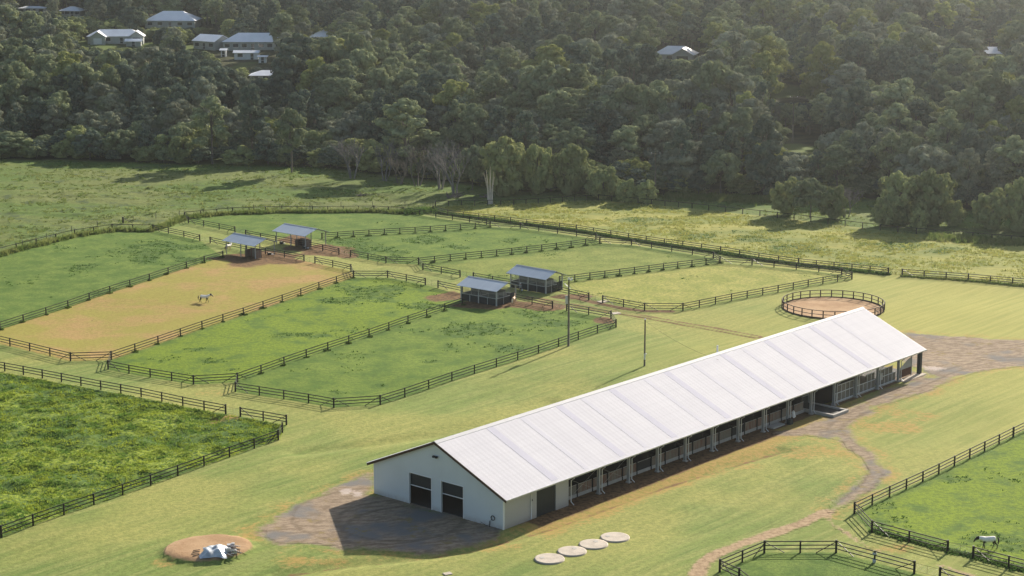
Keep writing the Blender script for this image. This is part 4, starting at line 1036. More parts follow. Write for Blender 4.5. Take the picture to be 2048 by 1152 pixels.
def horse(label, px, py, heading, body, rug=None, mane='dkhorse', head='level', walk=.0, scale=1.0, tail_mat=None):
    g = G(px, py); root = empty('horse', g, heading, label=label, cat='horse', group=None)
    hd = {'level': [(.92, 1.42), (1.18, 1.56), (1.38, 1.60), (1.58, 1.40), (1.78, 1.18)], 'low': [(.92, 1.30), (1.18, 1.34), (1.42, 1.32), (1.60, 1.10), (1.74, .86)], 'up': [(.85, 1.50), (1.02, 1.76), (1.14, 1.92), (1.36, 1.80), (1.56, 1.62)]}[head]
    v = [(-.82, 0, 1.28), (-.45, 0, 1.20), (0, 0, 1.15), (.45, 0, 1.18), (.72, 0, 1.28)]; r = [.24, .27, .28, .29, .23] if not rug else [.20, .22, .23, .24, .19]
    e = [(0, 1), (1, 2), (2, 3), (3, 4)]
    for k, (hx, hz_) in enumerate(hd):
        v.append((hx, 0, hz_)); r.append([(.15, .20), (.11, .16), .13, .10, .065][k]); e.append((len(v) - 2, len(v) - 1))
    for sx, s in ((1, 1), (1, -1)):   # ears
        v.append((hd[2][0] - .02, s * .07, hd[2][1] + .17)); r.append(.03); e.append((7, len(v) - 1))
    for s in (1, -1):
        w = walk * s
        fr = [(.52, s * .17, .92), (.54 + w * .5, s * .17, .52), (.50 + w, s * .17, .13), (.55 + w * 1.05, s * .17, .02)]
        for k, (q, rr) in enumerate(zip(fr, (.12, .065, .048, .062))):
            v.append(q); r.append(rr); e.append(((3 if k == 0 else len(v) - 2), len(v) - 1))
        w = -walk * s
        bk = [(-.72, s * .18, .98), (-.62 + w * .3, s * .19, .80), (-.88 + w * .7, s * .18, .50), (-.82 + w, s * .18, .13), (-.76 + w * 1.05, s * .18, .02)]
        for k, (q, rr) in enumerate(zip(bk, (.17, .12, .065, .048, .062))):
            v.append(q); r.append(rr); e.append(((0 if k == 0 else len(v) - 2), len(v) - 1))
    skinned('body', v, e, r, M[body], root, 1, 2)
    # tail
    b = MB(); b.tube([(-1.02, 0, 1.36), (-1.16, 0, 1.22), (-1.22, 0, .9), (-1.2, 0, .5)], [.05, .08, .10, .03], 7); b.build('tail', M[tail_mat or mane], root)
    b = MB(); pts = hd[:3] if not rug else hd[1:3]
    for k in range(len(pts) - 1):
        x0, z0 = pts[k]; x1, z1 = pts[k + 1]; b.bar((x0 - .05, .02, z0 + .16), (x1 - .05, .02, z1 + .13), .05, .14)
    b.build('mane', M[mane], root)
    if rug:
        rv = [(-.90, 0, 1.24), (-.45, 0, 1.15), (0, 0, 1.10), (.42, 0, 1.12), (.74, 0, 1.26), (hd[0][0] + .06, 0, hd[0][1] + .02), (hd[1][0], 0, hd[1][1])]
        rr = [(.30, .34), (.34, .38), (.34, .38), (.35, .38), (.30, .31), (.21, .25), (.17, .20)]
        o = skinned('rug', rv, [(i, i + 1) for i in range(6)], rr, M['rug'], root, 1, 2)
        b = MB(); b.tube([(.5, -.36, 1.25), (.62, -.33, .95), (.75, -.2, .82)], .02, 5); b.build('strap', M['rubber'], root)
    root.scale = (scale,) * 3
    return root
horse('horse in a white rug walking across the bare dry paddock', 409, 605, R(-6), 'dkhorse', True, 'dkhorse', 'level', .2, .92)
horse('horse in a pale rug with dark legs beside the lower right gate', 1976, 1097.5, R(180 + 6), 'dkhorse', True, 'dkhorse', 'low', .18, 1.0)
horse('pale cream horse seen from behind at the nearest stable shelter', 1027, 609, R(78), 'palomino', None, 'mane', 'up', .1, .92, 'mane')
horse('cream horse with a white rug standing under the farthest left shelter edge', 457, 502, R(62), 'palomino', True, 'brownhorse', 'up', .05, .92, 'brownhorse')
# person with bucket
g = G(1041, 585.5)
root = empty('person', g, R(-70), label='person in grey top and dark trousers walking by the rear shelter with a bucket', cat='person')
def person():
    v = [(0, 0, .95), (0, 0, 1.12), (0, 0, 1.30), (0.0, 0, 1.44), (.02, 0, 1.53), (.03, 0, 1.64), (.02, 0, 1.76)]
    r = [(.15, .11), (.14, .10), (.17, .11), (.13, .09), .055, (.08, .095), (.065, .08)]
    e = [(i, i + 1) for i in range(6)]
    def chain(start, pts, rr):
        pr = start
        for q, k in zip(pts, rr): v.append(q); r.append(k); e.append((pr, len(v) - 1)); pr = len(v) - 1
        return pr
    chain(0, [(.02, .10, .86), (.12, .10, .48), (.06, .10, .08), (.2, .10, .04)], [.095, .065, .045, .04])
    chain(0, [(-.02, -.10, .86), (-.04, -.10, .48), (-.22, -.10, .10), (-.1, -.10, .04)], [.095, .065, .045, .04])
    for s, pts in ((1, [(0, .20, 1.42), (-.06, .25, 1.15), (.04, .26, .90)]), (-1, [(0, -.20, 1.42), (0, -.26, 1.14), (.03, -.28, .88)])):
        h = chain(2 if False else 3, pts, [.06, .045, .032])
        p = pts[-1]
        palm = chain(h, [(p[0] + .01, p[1], p[2] - .08)], [.035])
        for k, (dx, l) in enumerate(((.035, .075), (.012, .085), (-.012, .08), (-.034, .06))):
            chain(palm, [(p[0] + dx, p[1] - s * .01, p[2] - .08 - l * .6), (p[0] + dx, p[1] - s * .035, p[2] - .08 - l)], [.011, .009])
        chain(h, [(p[0] + .05, p[1] - s * .01, p[2] - .06), (p[0] + .055, p[1] - s * .03, p[2] - .09)], [.012, .010])
    chain(5, [(.115, 0, 1.64)], [.018])                              # nose
    o = skinned('body', v, e, r, [M['skin'], M['greycloth'], M['darkcloth']], root, 1, 0)
    for f in o.data.polygons:
        c = f.center; f.material_index = 0 if (c.z > 1.5 or (abs(c.y) > .19 and c.z < 1.0)) else (1 if c.z > .93 else 2)
    b = MB(); b.tube([(.02, 0, 1.70), (.02, 0, 1.76), (.02, 0, 1.85)], [.112, .108, .05], 14); b.prism([(.09, -.08), (.2, -.06), (.2, .06), (.09, .08)], 2, 1.70, 1.715); b.build('cap', M['white'], root)
    b = MB()
    for s in (1, -1): b.box(.108, .118, s * .03 - .01, s * .03 + .01, 1.665, 1.68)
    b.box(.105, .114, -.025, .025, 1.595, 1.605); b.build('face_features', M['darkcloth'], root)
person()
mw = Matrix.Translation(g) @ Matrix.Rotation(R(-70), 4, 'Z')
b = MB(); b.tube([(0, 0, 0), (0, 0, .30), (0, 0, .30), (0, 0, .04)], [.12, .16, .145, .11], 14)
root = empty('bucket', mw @ Vector((.03, .25, .38)), label='white bucket carried by the person at the rear shelter', cat='bucket'); b.build('pail', M['white'], root)
b = MB(); b.tube([(-.15, 0, .28), (-.08, 0, .38), (0, 0, .41), (.08, 0, .38), (.15, 0, .28)], .012, 5, cap=False); b.build('handle', M['galv'], root)

# ------------------------------------------------------------------ houses beyond the creek
KEEP = []        # (px0,px1,py0,py1,dist): trees nearer than dist may not cover this window
def house(label, px, py, w, d, rz, h=2.7, hr=2.3, hip=True, wall='house_wall', name='house', ext=None, win=4, keep=None, ov=.5):
    g = G(px, py); root = empty(name, g, rz, label=label, cat='house' if name != 'shed' else 'shed')
    b = MB(); b.box(-w / 2, w / 2, -d / 2, d / 2, -.5, h)
    if not hip: b.prism([(-d / 2, h), (d / 2, h), (0, h + hr * .96)], 0, -w / 2, w / 2)
    b.build('wall', M[wall], root)
    b = MB(); W2, D2 = w / 2 + ov, d / 2 + ov; zb = h - .05
    if hip:
        rl = max(w / 2 - d / 2, .3)
        a = [(-W2, -D2, zb), (W2, -D2, zb), (W2, D2, zb), (-W2, D2, zb)]; r1, r2_ = (-rl, 0, h + hr), (rl, 0, h + hr)
        b.face([a[0], a[1], r2_, r1]); b.face([a[2], a[3], r1, r2_]); b.face([a[1], a[2], r2_]); b.face([a[3], a[0], r1]); b.face(a[::-1])
    else:
        for s in (-1, 1):
            b.prism([(s * D2, zb - .1), (0, h + hr), (0, h + hr + .12), (s * D2, zb + .02)], 0, -W2, W2)
    rf = b.build('roof', M['house_roof'], root)
    for i in range(win):
        x = -w / 2 + w * (i + .5) / win
        b = MB(); b.box(x - .9, x + .9, -d / 2 - .05, -d / 2 - .003, .9, 2.1) if i != win // 2 else b.box(x - .5, x + .5, -d / 2 - .05, -d / 2 - .003, 0, 2.1)
        o = b.build('window' if i != win // 2 else 'door', M['glass'], root)
        b = MB(); b.box(x - 1.0, x + 1.0, -d / 2 - .08, -d / 2 - .053, .8, .9); b.build('sill', M['white'], o)
    if ext:
        for (ex, ey, ew, ed, kind) in ext:
            b = MB(); b.box(ex - ew / 2, ex + ew / 2, ey - ed / 2, ey + ed / 2, -.5, h); b.prism([(ex - ew / 2, h), (ex + ew / 2, h), (ex, h + hr * .8)], 1, ey - ed / 2, ey + ed / 2); b.build('wing', M[wall], root)
            b = MB()
            for s in (-1, 1): b.prism([(ex + s * (ew / 2 + .5), h - .15), (ex, h + hr * .83), (ex, h + hr * .83 + .12), (ex + s * (ew / 2 + .5), h - .03)], 1, ey - ed / 2 - .5, ey + ed / 2 + 2)
            b.build('roof', M['house_roof'], root)
            b = MB(); b.box(ex - ew * .28, ex + ew * .28, ey - ed / 2 - .05, ey - ed / 2 - .003, 0 if kind == 'garage' else .8, 2.2); b.build('garage_door' if kind == 'garage' else 'window', M['white'] if kind == 'garage' else M['glass'], root)
    if keep: KEEP.append((*keep, g.y - 2))
    return root
house('long pale roofed house with two gabled wings left in the clearing', 232, 85, 20, 8, R(5), ext=[(-6.0, -4.5, 5.5, 5, 'garage'), (8.2, -3.6, 5, 4, 'win')], hip=True, keep=(165, 300, 58, 90))
house('small white roofed garden shed right of the long pale house', 268, 92, 5.5, 2.6, R(3), 1.9, .7, False, name='shed', win=1, keep=(245, 282, 78, 92))
house('big hip roofed house with a tree in front at top left', 347, 53, 20, 12, R(-4), 2.8, 3.4, keep=(298, 400, 28, 52), win=5)
house('long low hip roofed house with a dark verandah', 510, 97, 22, 10, R(-2), 2.9, 2.9, keep=(455, 535, 66, 96), win=7)
house('pale gable roofed garage with its end to the left', 424, 96, 10, 9, R(-32), 2.9, 2.0, False, keep=(392, 452, 76, 100), win=3)
house('white walled garden shed with a low white roof', 494, 118, 8.5, 3.2, R(-3), 2.4, .6, False, 'shedwall' if 'shedwall' in M else 'white', 'shed', win=2, keep=(472, 524, 98, 120))
house('narrow white shed beside the small lawn tree', 448, 113, 1.8, 2.2, R(-3), 2.4, .4, False, 'white', 'shed', win=1, keep=(440, 453, 94, 118))
house('white square tank shed at the right of the garden', 526, 125, 2.7, 2.4, 0, 2.2, .2, False, 'white', 'shed', win=1, keep=(518, 534, 112, 126))
house('small white roofed house on the hill above the long house', 146, 32, 9, 7, R(-10), 2.4, 1.6, keep=(132, 158, 20, 30))
house('flat long roof glimpsed at the far top left', 66, 27, 11, 5, R(-3), 2.4, .7, keep=(48, 82, 16, 21))
house('hip roofed house half hidden by trees right of the dark round tree', 655, 86, 13, 9, R(5), 2.5, 2.6, keep=(638, 660, 62, 72))
house('white roofed house in the forest clearing right of centre', 1352, 122, 14, 8, R(-14), 2.7, 2.6, ext=[(3, -3, 7, 4, 'win')], keep=(1330, 1392, 92, 118))
house('pale roof glimpsed among trees at the upper right', 1978, 119, 13, 8, R(-6), 2.5, 2.0, keep=(1966, 1996, 104, 110))
house('pale roof glimpsed behind treetops below the sheds', 545, 163, 14, 7, R(0), 2.4, 1.4, keep=(505, 550, 148, 154))
KEEP += [(455, 545, 100, 132, 700), (40, 62, 52, 74, 700), (170, 240, 88, 98, 700), (390, 440, 70, 84, 760), (1592, 1626, 266, 300, G(1610, 285).y), (1578, 1598, 240, 284, G(1585, 284).y), (1560, 1592, 192, 202, G(1575, 198).y), (1400, 1500, 395, 408, 470), (1000, 1030, 10, 14, 600)]

# ------------------------------------------------------------------ trees
def leaf_mat(name, c1, c2, tl=.3):
    t = NT(name); P = t.coord('obj'); n = t.noise(P, .55, 3)
    oi = t.n('ShaderNodeObjectInfo').outputs['Random']
    c = t.mix(t.ramp(n, .35, .65), c1, c2)
    c = t.mix(t.math('MULTIPLY', oi, .75), c, tuple(a * .62 for a in c1[:3]) + (1,))
    warm = t.ramp(t.math('FRACT', t.math('MULTIPLY', oi, 7.31)), .72, 1.0)
    c = t.mix(t.math('MULTIPLY', warm, .3), c, (c1[0] * 1.3, c1[1] * 1.12, c1[2] * 1.0, 1))
    d = t.n('ShaderNodeBsdfDiffuse'); t.t.links.new(c, d.inputs[0]); tr = t.n('ShaderNodeBsdfTranslucent'); t.t.links.new(c, tr.inputs[0])
    mx = t.n('ShaderNodeMixShader'); mx.inputs[0].default_value = tl; t.t.links.new(d.outputs[0], mx.inputs[1]); t.t.links.new(tr.outputs[0], mx.inputs[2])
    return t.done(mx.outputs[0])
M['leaf_e'] = leaf_mat('eucalypt_leaves', (.215, .255, .140, 1), (.37, .405, .225, 1), .2)
M['leaf_d'] = leaf_mat('dark_leaves', (.10, .135, .105, 1), (.21, .25, .17, 1), .15)
M['leaf_b'] = leaf_mat('bushy_leaves', (.27, .31, .14, 1), (.41, .44, .19, 1), .24)
M['leaf_g'] = leaf_mat('grey_green_leaves', (.22, .24, .17, 1), (.36, .38, .27, 1), .2)
M['leaf_y'] = leaf_mat('yellow_green_leaves', (.26, .29, .10, 1), (.42, .44, .16, 1), .25)
M['bark'] = plain('tree_bark', (.13, .115, .10), .9, var=.35, sc=.5)
M['dead'] = plain('dead_wood', (.17, .16, .16), .9, var=.25)
M['pale'] = plain('pale_dead_trunk', (.50, .44, .36), .9, var=.2)
def crown_lobes(kind, r):
    """puffs of foliage: clusters on an uneven envelope, smaller puffs on each cluster's upper side"""
    L = []; C = []
    if kind == 'euc':
        H = r.uniform(19, 23); cw = r.uniform(3.6, 5.2); zb = .32 * H
        for i in range(15):
            t = ((i + r.random()) / 15) ** .85; prof = math.sin(math.pi * min(1, .2 + .74 * t)) ** .8
            a = i * 2.4 + r.uniform(-.5, .5); rr = cw * prof * r.uniform(.45, 1) * (.35 if t > .9 else 1)
            C.append((rr * math.cos(a), rr * math.sin(a), zb + (H * .93 - zb) * t, r.uniform(1.3, 2.4)))
    elif kind == 'round':
        H = r.uniform(11, 14); cw = r.uniform(3.9, 4.8)
        for i in range(17):
            u = 1 - 1.45 * (i + r.random()) / 17; a = i * 2.4 + r.uniform(-.4, .4); q = math.sqrt(max(0, 1 - u * u)); s_ = r.uniform(.75, 1)
            C.append((cw * q * math.cos(a) * s_, cw * q * math.sin(a) * s_, H * .45 + H * .42 * u * s_, r.uniform(1.5, 2.3)))
    else:
        H = r.uniform(8, 10); cw = r.uniform(3.7, 4.5)
        for i in range(20):
            u = 1 - 2.0 * (i + r.random()) / 16; a = i * 2.4 + r.uniform(-.4, .4); q = math.sqrt(max(0, 1 - u * u)); s_ = r.uniform(.72, 1)
            C.append((cw * q * math.cos(a) * s_, cw * q * math.sin(a) * s_, max(.7, H * .44 + H * .42 * u * s_), r.uniform(1.3, 2.0)))
    for (x, y, z, R0) in C:
        L.append((x, y, z - R0 * .15, R0 * .78))
        for j in range(6):
            u = r.uniform(-.15, 1); a = j * 1.05 + r.uniform(-.5, .5); q = math.sqrt(1 - u * u)
            L.append((x + q * math.cos(a) * R0 * .85, y + q * math.sin(a) * R0 * .85, z + u * R0 * .62, R0 * r.uniform(.38, .58)))
    return H, L
def make_crown(kind, seed, mat, leaf=.30, dens=1.0):
    r = random.Random(seed); g = np.random.default_rng(seed); H, L = crown_lobes(kind, r)
    Vs = []; Fs = []; off = 0
    for (cx, cy, cz, R0) in L:
        m = int(R0 * R0 * 62 * dens) + 8
        u = g.uniform(-.45, 1, m); a = g.random(m) * 2 * np.pi; q = np.sqrt(1 - u * u)
        nrm = np.stack([q * np.cos(a), q * np.sin(a), u], 1)
        rad = R0 * g.uniform(.88, 1.05, m) * (1 + .10 * np.sin(3 * a + cx) * q)
        stray = g.random(m) < .06; rad = np.where(stray, rad * g.uniform(1.05, 1.3, m), rad)
        c = np.array([cx, cy, cz]) + nrm * rad[:, None] * np.array([1, 1, .78])
        nn = nrm + g.normal(0, .22, (m, 3)); nn /= np.linalg.norm(nn, axis=1)[:, None]
        t = np.cross(nn, g.normal(0, 1, (m, 3))); t /= np.linalg.norm(t, axis=1)[:, None]; b = np.cross(nn, t)
        s = (leaf * g.uniform(.6, 1.3, m))[:, None]
        V = np.stack([c - t * s - b * s * .5, c + t * s * .3 - b * s * .8, c + t * s + b * s * .4, c - t * s * .2 + b * s * .9], 1).reshape(-1, 3)
        Vs.append(V); Fs.append(np.arange(m * 4).reshape(-1, 4) + off); off += m * 4
    return H, L, np_mesh('crown', np.concatenate(Vs), np.concatenate(Fs), mat)
def make_trunk(H, L, seed, mat, n=9, r0=.32, fork=.25, bare=False):
    r = random.Random(seed); b = MB(); top = H * .72
    b.tube([(0, 0, -.6), (r.uniform(-.2, .2), r.uniform(-.2, .2), top * .4), (r.uniform(-.5, .5), r.uniform(-.5, .5), top)], [r0, r0 * .75, r0 * .3], 7, cap=False)
    for i in range(n):
        l = L[r.randrange(len(L))]; z0 = H * r.uniform(fork, .55); z0 = min(z0, l[2] * .8)
        b.tube([(0, 0, z0), (l[0] * .45, l[1] * .45, z0 + (l[2] - z0) * .55), (l[0] * .9, l[1] * .9, l[2])], [r0 * .42, r0 * .28, r0 * .1], 5, cap=False)
    return b.mesh('trunk', mat)
KINDS = []
for k, s, m in [('euc', 1, 'leaf_e'), ('euc', 2, 'leaf_e'), ('euc', 3, 'leaf_e'), ('euc', 4, 'leaf_d'), ('round', 5, 'leaf_d'), ('round', 6, 'leaf_e'), ('bush', 7, 'leaf_b'), ('bush', 8, 'leaf_b'), ('euc', 9, 'leaf_d'), ('euc', 11, 'leaf_g'), ('round', 12, 'leaf_g'), ('euc', 13, 'leaf_y'), ('round', 14, 'leaf_y')]:
    H, L, cm = make_crown(k, s, M[m]); tm = make_trunk(H, L, s, M['bark'], r0=.34 if k == 'euc' else .26)
    KINDS.append((k, H, cm, tm))
def bare_mesh(seed, H, spread, mat, r0=.22, stems=3, twigs=True):
    r = random.Random(seed); b = MB()
    def grow(p, d, ln, rad, depth):
        mid = p + d * ln * .5 + Vector((r.uniform(-1, 1), r.uniform(-1, 1), r.uniform(-.3, .5))) * ln * .08
        q = p + d * ln + Vector((r.uniform(-1, 1), r.uniform(-1, 1), .2)) * ln * .1
        b.tube([p, mid, q], [rad, rad * .8, rad * .55], 5 if depth < 2 else 3, cap=False)
        if depth >= (4 if twigs else 2): return
        for _ in range(3 if depth else 4):
            a = r.uniform(0, 2 * math.pi); dd = (d + Vector((math.cos(a), math.sin(a), r.uniform(-.1, .4))) * spread).normalized()
            grow(mid.lerp(q, r.uniform(.1, 1)), dd, ln * r.uniform(.5, .75), max(rad * .55, .022), depth + 1)
    for s in range(stems):
        a = r.uniform(0, 6.3); grow(Vector((math.cos(a) * .5, math.sin(a) * .5, -.3)), Vector((math.cos(a) * .25, math.sin(a) * .25, 1)).normalized(), H * .42, r0, 0)
    return b.mesh('branches', mat)
tree_objs = 0
def tree(kind_i, loc, h, rz, label, group, wid=1.0, name=None):
    k, H, cm, tm = KINDS[kind_i]; s = h / H
    nm = name or {'euc': 'eucalyptus_tree', 'round': 'round_tree', 'bush': 'bushy_tree'}[k]
    root = empty(nm, loc, rz, label=label, cat='tree', group=group); root.scale = (s * wid, s * wid, s)
    link_mesh('crown', cm, root); link_mesh('trunk', tm, root)
    return root
# individually described trees: (kind, px, py base, top py, width px, label)
def named_tree(k, px, py, top, wpx, label, name=None):
    g = G(px, py); f = FPX / math.hypot(g.y, CAM_H) ; h = (py - top) / f / math.cos(R(PITCH)) * 1.02
    K, H, cm, tm = KINDS[k]; basew = {'euc': 13.5, 'round': 13.5, 'bush': 12.2}[K]
    wid = (wpx / f) / (basew * h / H)
    tree(k, g, h, rnd.uniform(0, 6), label, None, wid, name)
    return g
NT_ = [(0, 583, 345, 222, 78, 'lone leaning eucalyptus standing forward of the left forest edge'),
       (1, 425, 328, 196, 90, 'tall rounded eucalyptus on the forest edge left of the lone one'),
       (3, 505, 323, 176, 100, 'broad eucalyptus between the two forward trees at left'),
       (1, 812, 352, 202, 130, 'big bright crowned eucalyptus above the bare grey trees'),
       (6, 1010, 390, 272, 120, 'large pale green tree behind the pale dead trunks'),
       (7, 1075, 386, 282, 80, 'grey green tree right of the pale dead trunks'),
       (6, 1140, 388, 285, 95, 'yellow green topped tree at the end of the middle tree row'),
       (5, 945, 380, 285, 70, 'olive tree left of the pale dead trunks'),
       (7, 1205, 397, 331, 78, 'rounded grey green bush left of the two small bushes'),
       (7, 1252, 404, 355, 50, 'left one of two small bushes at the meadow edge'),
       (6, 1293, 406, 358, 56, 'right one of two small bushes at the meadow edge'),
       (7, 1575, 430, 352, 75, 'left bushy tree of the wide clump beyond the meadow'),
       (5, 1620, 436, 350, 85, 'middle bushy tree of the wide clump beyond the meadow'),
       (7, 1665, 438, 366, 66, 'low right bushy tree of the wide clump beyond the meadow'),
       (6, 1800, 446, 340, 110, 'left tree of the big bright clump at right'),
       (6, 1862, 448, 334, 120, 'right tree of the big bright clump at right'),
       (7, 1770, 452, 392, 60, 'low bush at the left foot of the big bright clump'),
       (7, 1905, 452, 396, 60, 'low bush at the right foot of the big bright clump'),
       (6, 1838, 462, 414, 46, 'small pale sapling in front of the big bright clump'),
       (7, 1985, 458, 374, 90, 'bushy tree right of the big bright clump'),
       (6, 2040, 462, 352, 90, 'tall bushy tree at the right picture edge beyond the meadow'),
       (7, 2095, 470, 360, 100, 'bushy tree just outside the right picture edge'),
       (8, 1050, 372, 225, 95, 'dark eucalyptus filling the gap behind the middle tree row')]
KEEP0 = list(KEEP)
placed = []
for k, px, py, top, wpx, lb in NT_:
    g = named_tree(k, px, py, top, wpx, lb); placed.append((g.x, g.y))
# bare trees
def bare(px, py, h, seed, label, mat='dead', spread=.55, stems=3, r0=.2, name='bare_tree'):
    g = G(px, py); root = empty(name, g, 0, label=label, cat='tree', group=None); placed.append((g.x, g.y))
    link_mesh('branches', bare_mesh(seed, h, spread, M[mat], r0, stems), root)
bare(705, 357, 11.5, 1, 'bluish grey bare tree left of the other leafless ones', stems=5)
bare(768, 362, 11, 2, 'leafless tree second from the left in the bare group', 'dead', .45)
bare(835, 372, 12, 3, 'leafless twiggy tree below the bright crowned eucalyptus', 'bark', .5)
bare(880, 378, 12.5, 4, 'tall bare tree with pale forked branches reaching highest', 'dead', .5, 4)
bare(912, 392, 14, 5, 'bare dead tree over the fallen branches', 'dead', .5, 3, .25)
bare(800, 368, 8, 6, 'small leafless tree in the middle of the bare group', 'bark', .6)
bare(1692, 436, 8, 7, 'grey leafless bush right of the wide clump', 'dead', .6, 6, .1)
bare(1006, 22, 22, 8, 'x', 'dead') if False else None
g = G(980, 408); root = empty('dead_trunk', g, 0, label='cluster of pale dead trunks standing at the meadow fence', cat='tree'); placed.append((g.x, g.y))
b = MB()
for i, (dx, h, l) in enumerate([(-.35, 7.8, -.5), (0, 8.6, .1), (.4, 7.4, .5), (.15, 6.2, .9), (-.1, 7, -1.3)]):
    b.tube([(dx, .1 * i, -.2), (dx + l * .3, .1 * i, h * .5), (dx + l, .1 * i, h)], [.24, .2, .08], 7)
b.build('trunk', M['pale'], root)
def branch_pile(px, py, seed, label, s=1.0, n=10):
    g = G(px, py); r = random.Random(seed); b = MB()
    for i in range(n):
        p = Vector((r.uniform(-1, 1), r.uniform(-.5, .5), .1)) * s; q = p + Vector((r.uniform(-2.6, 2.6), r.uniform(-1, 1), r.uniform(.1, 1.1))) * s
        b.tube([p, p.lerp(q, .5) + Vector((0, 0, .15 * s)), q], [.14 * s, .1 * s, .03 * s], 5)
    tag(b.build('fallen_branches', M['bark'], None, g), label, 'fallen branches')
branch_pile(905, 396, 3, 'fallen dead branches under the bare tree', 1.3, 12)
branch_pile(722, 392, 4, 'dark stump and branches in the rough grass', .8, 9)
branch_pile(965, 395, 5, 'dead branches lying left of the pale trunks', 1.0, 8)

# forest behind
def forest_positions():
    r = np.random.default_rng(77); pts = []
    cell = 6.3
    gy = np.arange(440, 1010, cell * .92); out = []
    for j, y in enumerate(gy):
        hw = .283 * y + 45
        xs_ = np.arange(-hw, hw, cell) + (j % 2) * cell / 2
        for x in xs_: out.append((x + r.uniform(-2.6, 2.6), y + r.uniform(-2.6, 2.6)))
    out = np.array(out)
    d = poly_in(out[:, 0], out[:, 1], forest_poly)
    out = out[d > 1.0]; d = d[d > 1.0]
    return out, d
FP, FD = forest_positions()
_r = np.random.default_rng(9); _e = []
for _ in range(900):
    i = _r.integers(0, len(forest_line) - 1); t_ = _r.random(); a, c = forest_line[i], forest_line[i + 1]
    _e.append((a[0] + (c[0] - a[0]) * t_ + _r.normal(0, 1.5), a[1] + (c[1] - a[1]) * t_ + _r.uniform(1, 11)))
_e = np.array(_e); _k = (np.abs(_e[:, 0]) < .283 * _e[:, 1] + 20)
_e = _e[_k][:230]; _d = poly_in(_e[:, 0], _e[:, 1], forest_poly)
EDGE_N = set()
FP = np.concatenate([FP, _e]); FD = np.concatenate([FD, np.full(len(_e), -1.0)])
order = np.argsort(FP[:, 1])
FP = FP[order]; FD = FD[order]
HZ = hz(FP[:, 0], FP[:, 1])
sel = []
for (x, y), d, z in zip(FP, FD, HZ):
    if any((x - a) ** 2 + (y - b_) ** 2 < 16 for a, b_ in placed[:24]): continue
    # broad stands: darker round trees in hollows, eucalypts elsewhere
    nz = float(vnoise(np.array([x]), np.array([y]), 38, 51)[0]); nz2 = float(vnoise(np.array([x]), np.array([y]), 24, 52)[0])
    ki = rnd.choice(([0, 1, 2, 9, 9, 11] if nz2 > .5 else [0, 1, 2, 3, 8, 9]) if nz > .42 else ([4, 5, 10, 3, 8] if nz2 > .4 else [10, 12, 5, 9]))
    if d > 6 and float(vnoise(np.array([x]), np.array([y]), 12, 53)[0]) < .13: continue
    k, H, cm, tm = KINDS[ki]
    h = rnd.uniform(.66, 1.22) * (18.5 if k == 'euc' else 11.5)
    h *= .72 + .62 * nz2
    h = min(h, (12 if x > 35 else 4.5) + .45 * d + rnd.uniform(-2, 3))
    if y > 640: h *= .72
    px, py = W2P(x, y, z); f = FPX / y
    skip = False
    for (a, b_, c, e, dist) in KEEP:
        if y < dist + 1:
            hwp = 4.6 * f
            if px + hwp > a and px - hwp < b_:
                ptop = py - h * f * .98
                if ptop < e and py > c:
                    hmax = (py - e) / f
                    if hmax < 2.2: skip = True
                    else: h = min(h, hmax)
        elif abs(y - dist) < 14 and a - 10 < px < b_ + 10: skip = True
    if d < 0: h = rnd.uniform(2.5, 6.0); ki = rnd.choice([4, 5, 7, 4])
    if skip: continue
    if h < 9 and d >= 0: ki = rnd.choice([4, 5, 4, 7, 6])
    k, H, cm, tm = KINDS[ki]
    sel.append((x, y, z, h, ki, rnd.uniform(0, 6.28), rnd.uniform(.78, 1.28)))
print('forest trees', len(sel))
def px_of(t): return W2P(t[0], t[1], t[2])[0]
inview = [t for t in sel if -60 < px_of(t) < 2108]
near = sorted(inview, key=lambda t: t[1] - t[3] * 2.2)[:258]
nearset = set(id(t) for t in near)
LB = {'euc': 'tall olive green eucalyptus packed in the forest behind the paddocks', 'round': 'dark rounded tree packed in the forest behind the paddocks', 'bush': 'low bushy tree packed in the forest behind the paddocks'}
for t in near:
    x, y, z, h, ki, rz, wd = t
    pxx, pyy = W2P(x, y, z)
    where = ['at the far left edge', 'left of the rounded forward tree', 'around the two forward trees at left', 'behind the bare grey trees', 'behind the pale dead trunks', 'above the two small meadow bushes', 'behind the wide bushy clump', 'beside the grassy gap in the forest', 'behind the big bright clump', 'at the far right edge'][min(9, max(0, [pxx < 90, pxx < 200, pxx < 640, pxx < 900, pxx < 1150, pxx < 1400, pxx < 1560, pxx < 1680, pxx < 1930, True].index(True)))]
    dd = float(poly_in(np.array([x]), np.array([y]), forest_poly)[0])
    row = 'front row' if dd < 9 else ('second row' if dd < 18 else 'inner')
    kd = {'euc': 'eucalyptus', 'round': 'dark rounded tree', 'bush': 'low bushy tree'}[KINDS[ki][0]]
    tree(ki, (x, y, z - .2), h, rz, '%s %s of the forest %s' % (row, kd, where), 'trees of the forest behind the paddocks', wd * (1.0 if h > 8 else 1.3))
rest = [t for t in sel if id(t) not in nearset]
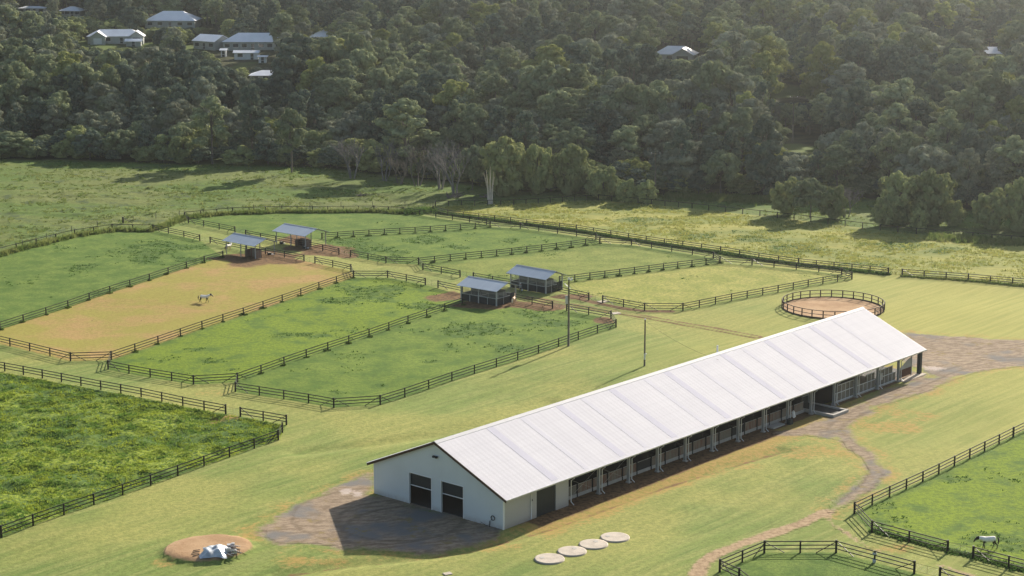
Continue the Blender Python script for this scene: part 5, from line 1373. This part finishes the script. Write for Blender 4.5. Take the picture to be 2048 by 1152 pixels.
# the rest as one mass: one object, trees instanced from the same crowns
def forest_mass():
    n = len(rest); me = bpy.data.meshes.new('forest'); me.vertices.add(n)
    me.vertices.foreach_set('co', np.array([(t[0], t[1], t[2] - .3) for t in rest], np.float32).ravel())
    a = me.attributes.new('kind_i', 'INT', 'POINT'); a.data.foreach_set('value', np.array([t[4] for t in rest], np.int32))
    a = me.attributes.new('rotz', 'FLOAT', 'POINT'); a.data.foreach_set('value', np.array([t[5] for t in rest], np.float32))
    a = me.attributes.new('scl', 'FLOAT_VECTOR', 'POINT'); sc = []
    for t in rest:
        s = t[3] / KINDS[t[4]][1]; w_ = s * t[6] * (1.0 if t[3] > 8 else 1.3); sc += [w_, w_, s]
    a.data.foreach_set('vector', np.array(sc, np.float32))
    o = link_mesh('forest', me); tag(o, 'mass of forest trees covering the far hillside', 'forest', kind='stuff')
    src = []
    for i, (k, H, cm, tm) in enumerate(KINDS):
        bmj = bpy.data.meshes.new('forest_tree_%d' % i)
        vs = [np.empty(len(m_.vertices) * 3, np.float32) for m_ in (cm, tm)]
        for m_, v in zip((cm, tm), vs): m_.vertices.foreach_get('co', v)
        so = bpy.data.objects.new('forest_tree_source', cm); so2 = bpy.data.objects.new('forest_trunk_source', tm)
        bpy.data.meshes.remove(bmj); src.append((so, so2))
    ng = bpy.data.node_groups.new('forest_gn', 'GeometryNodeTree')
    ng.interface.new_socket('Geometry', in_out='INPUT', socket_type='NodeSocketGeometry'); ng.interface.new_socket('Geometry', in_out='OUTPUT', socket_type='NodeSocketGeometry')
    N = ng.nodes; Lk = ng.links; gi = N.new('NodeGroupInput'); go = N.new('NodeGroupOutput'); jn = N.new('GeometryNodeJoinGeometry')
    def named(nm, ty): q = N.new('GeometryNodeInputNamedAttribute'); q.data_type = ty; q.inputs[0].default_value = nm; return q.outputs[0]
    kidx = named('kind_i', 'INT'); rt = named('rotz', 'FLOAT'); sc_ = named('scl', 'FLOAT_VECTOR')
    cx = N.new('ShaderNodeCombineXYZ'); Lk.new(rt, cx.inputs[2])
    for i, pair in enumerate(src):
        cp = N.new('FunctionNodeCompare'); cp.data_type = 'INT'; cp.operation = 'EQUAL'; Lk.new(kidx, cp.inputs[2]); cp.inputs[3].default_value = i
        for so in pair:
            oi = N.new('GeometryNodeObjectInfo'); oi.inputs['Object'].default_value = so; oi.inputs['As Instance'].default_value = True
            ip = N.new('GeometryNodeInstanceOnPoints'); Lk.new(gi.outputs[0], ip.inputs['Points']); Lk.new(cp.outputs[0], ip.inputs['Selection']); Lk.new(oi.outputs['Geometry'], ip.inputs['Instance']); Lk.new(cx.outputs[0], ip.inputs['Rotation']); Lk.new(sc_, ip.inputs['Scale'])
            Lk.new(ip.outputs[0], jn.inputs[0])
    Lk.new(jn.outputs[0], go.inputs[0])
    md = o.modifiers.new('forest', 'NODES'); md.node_group = ng
forest_mass()

# ------------------------------------------------------------------ haze
b = MB(); b.box(-2700, 2700, -420, 3500, -3, 300)
t = NT('haze'); v = t.n('ShaderNodeVolumePrincipled'); v.inputs['Color'].default_value = (.86, .93, 1, 1); v.inputs['Density'].default_value = .000095; v.inputs['Anisotropy'].default_value = .82
t.t.links.new(v.outputs[0], t.out.inputs['Volume'])
tag(b.build('haze', t.m), 'thin morning haze over the valley', 'haze', kind='stuff')
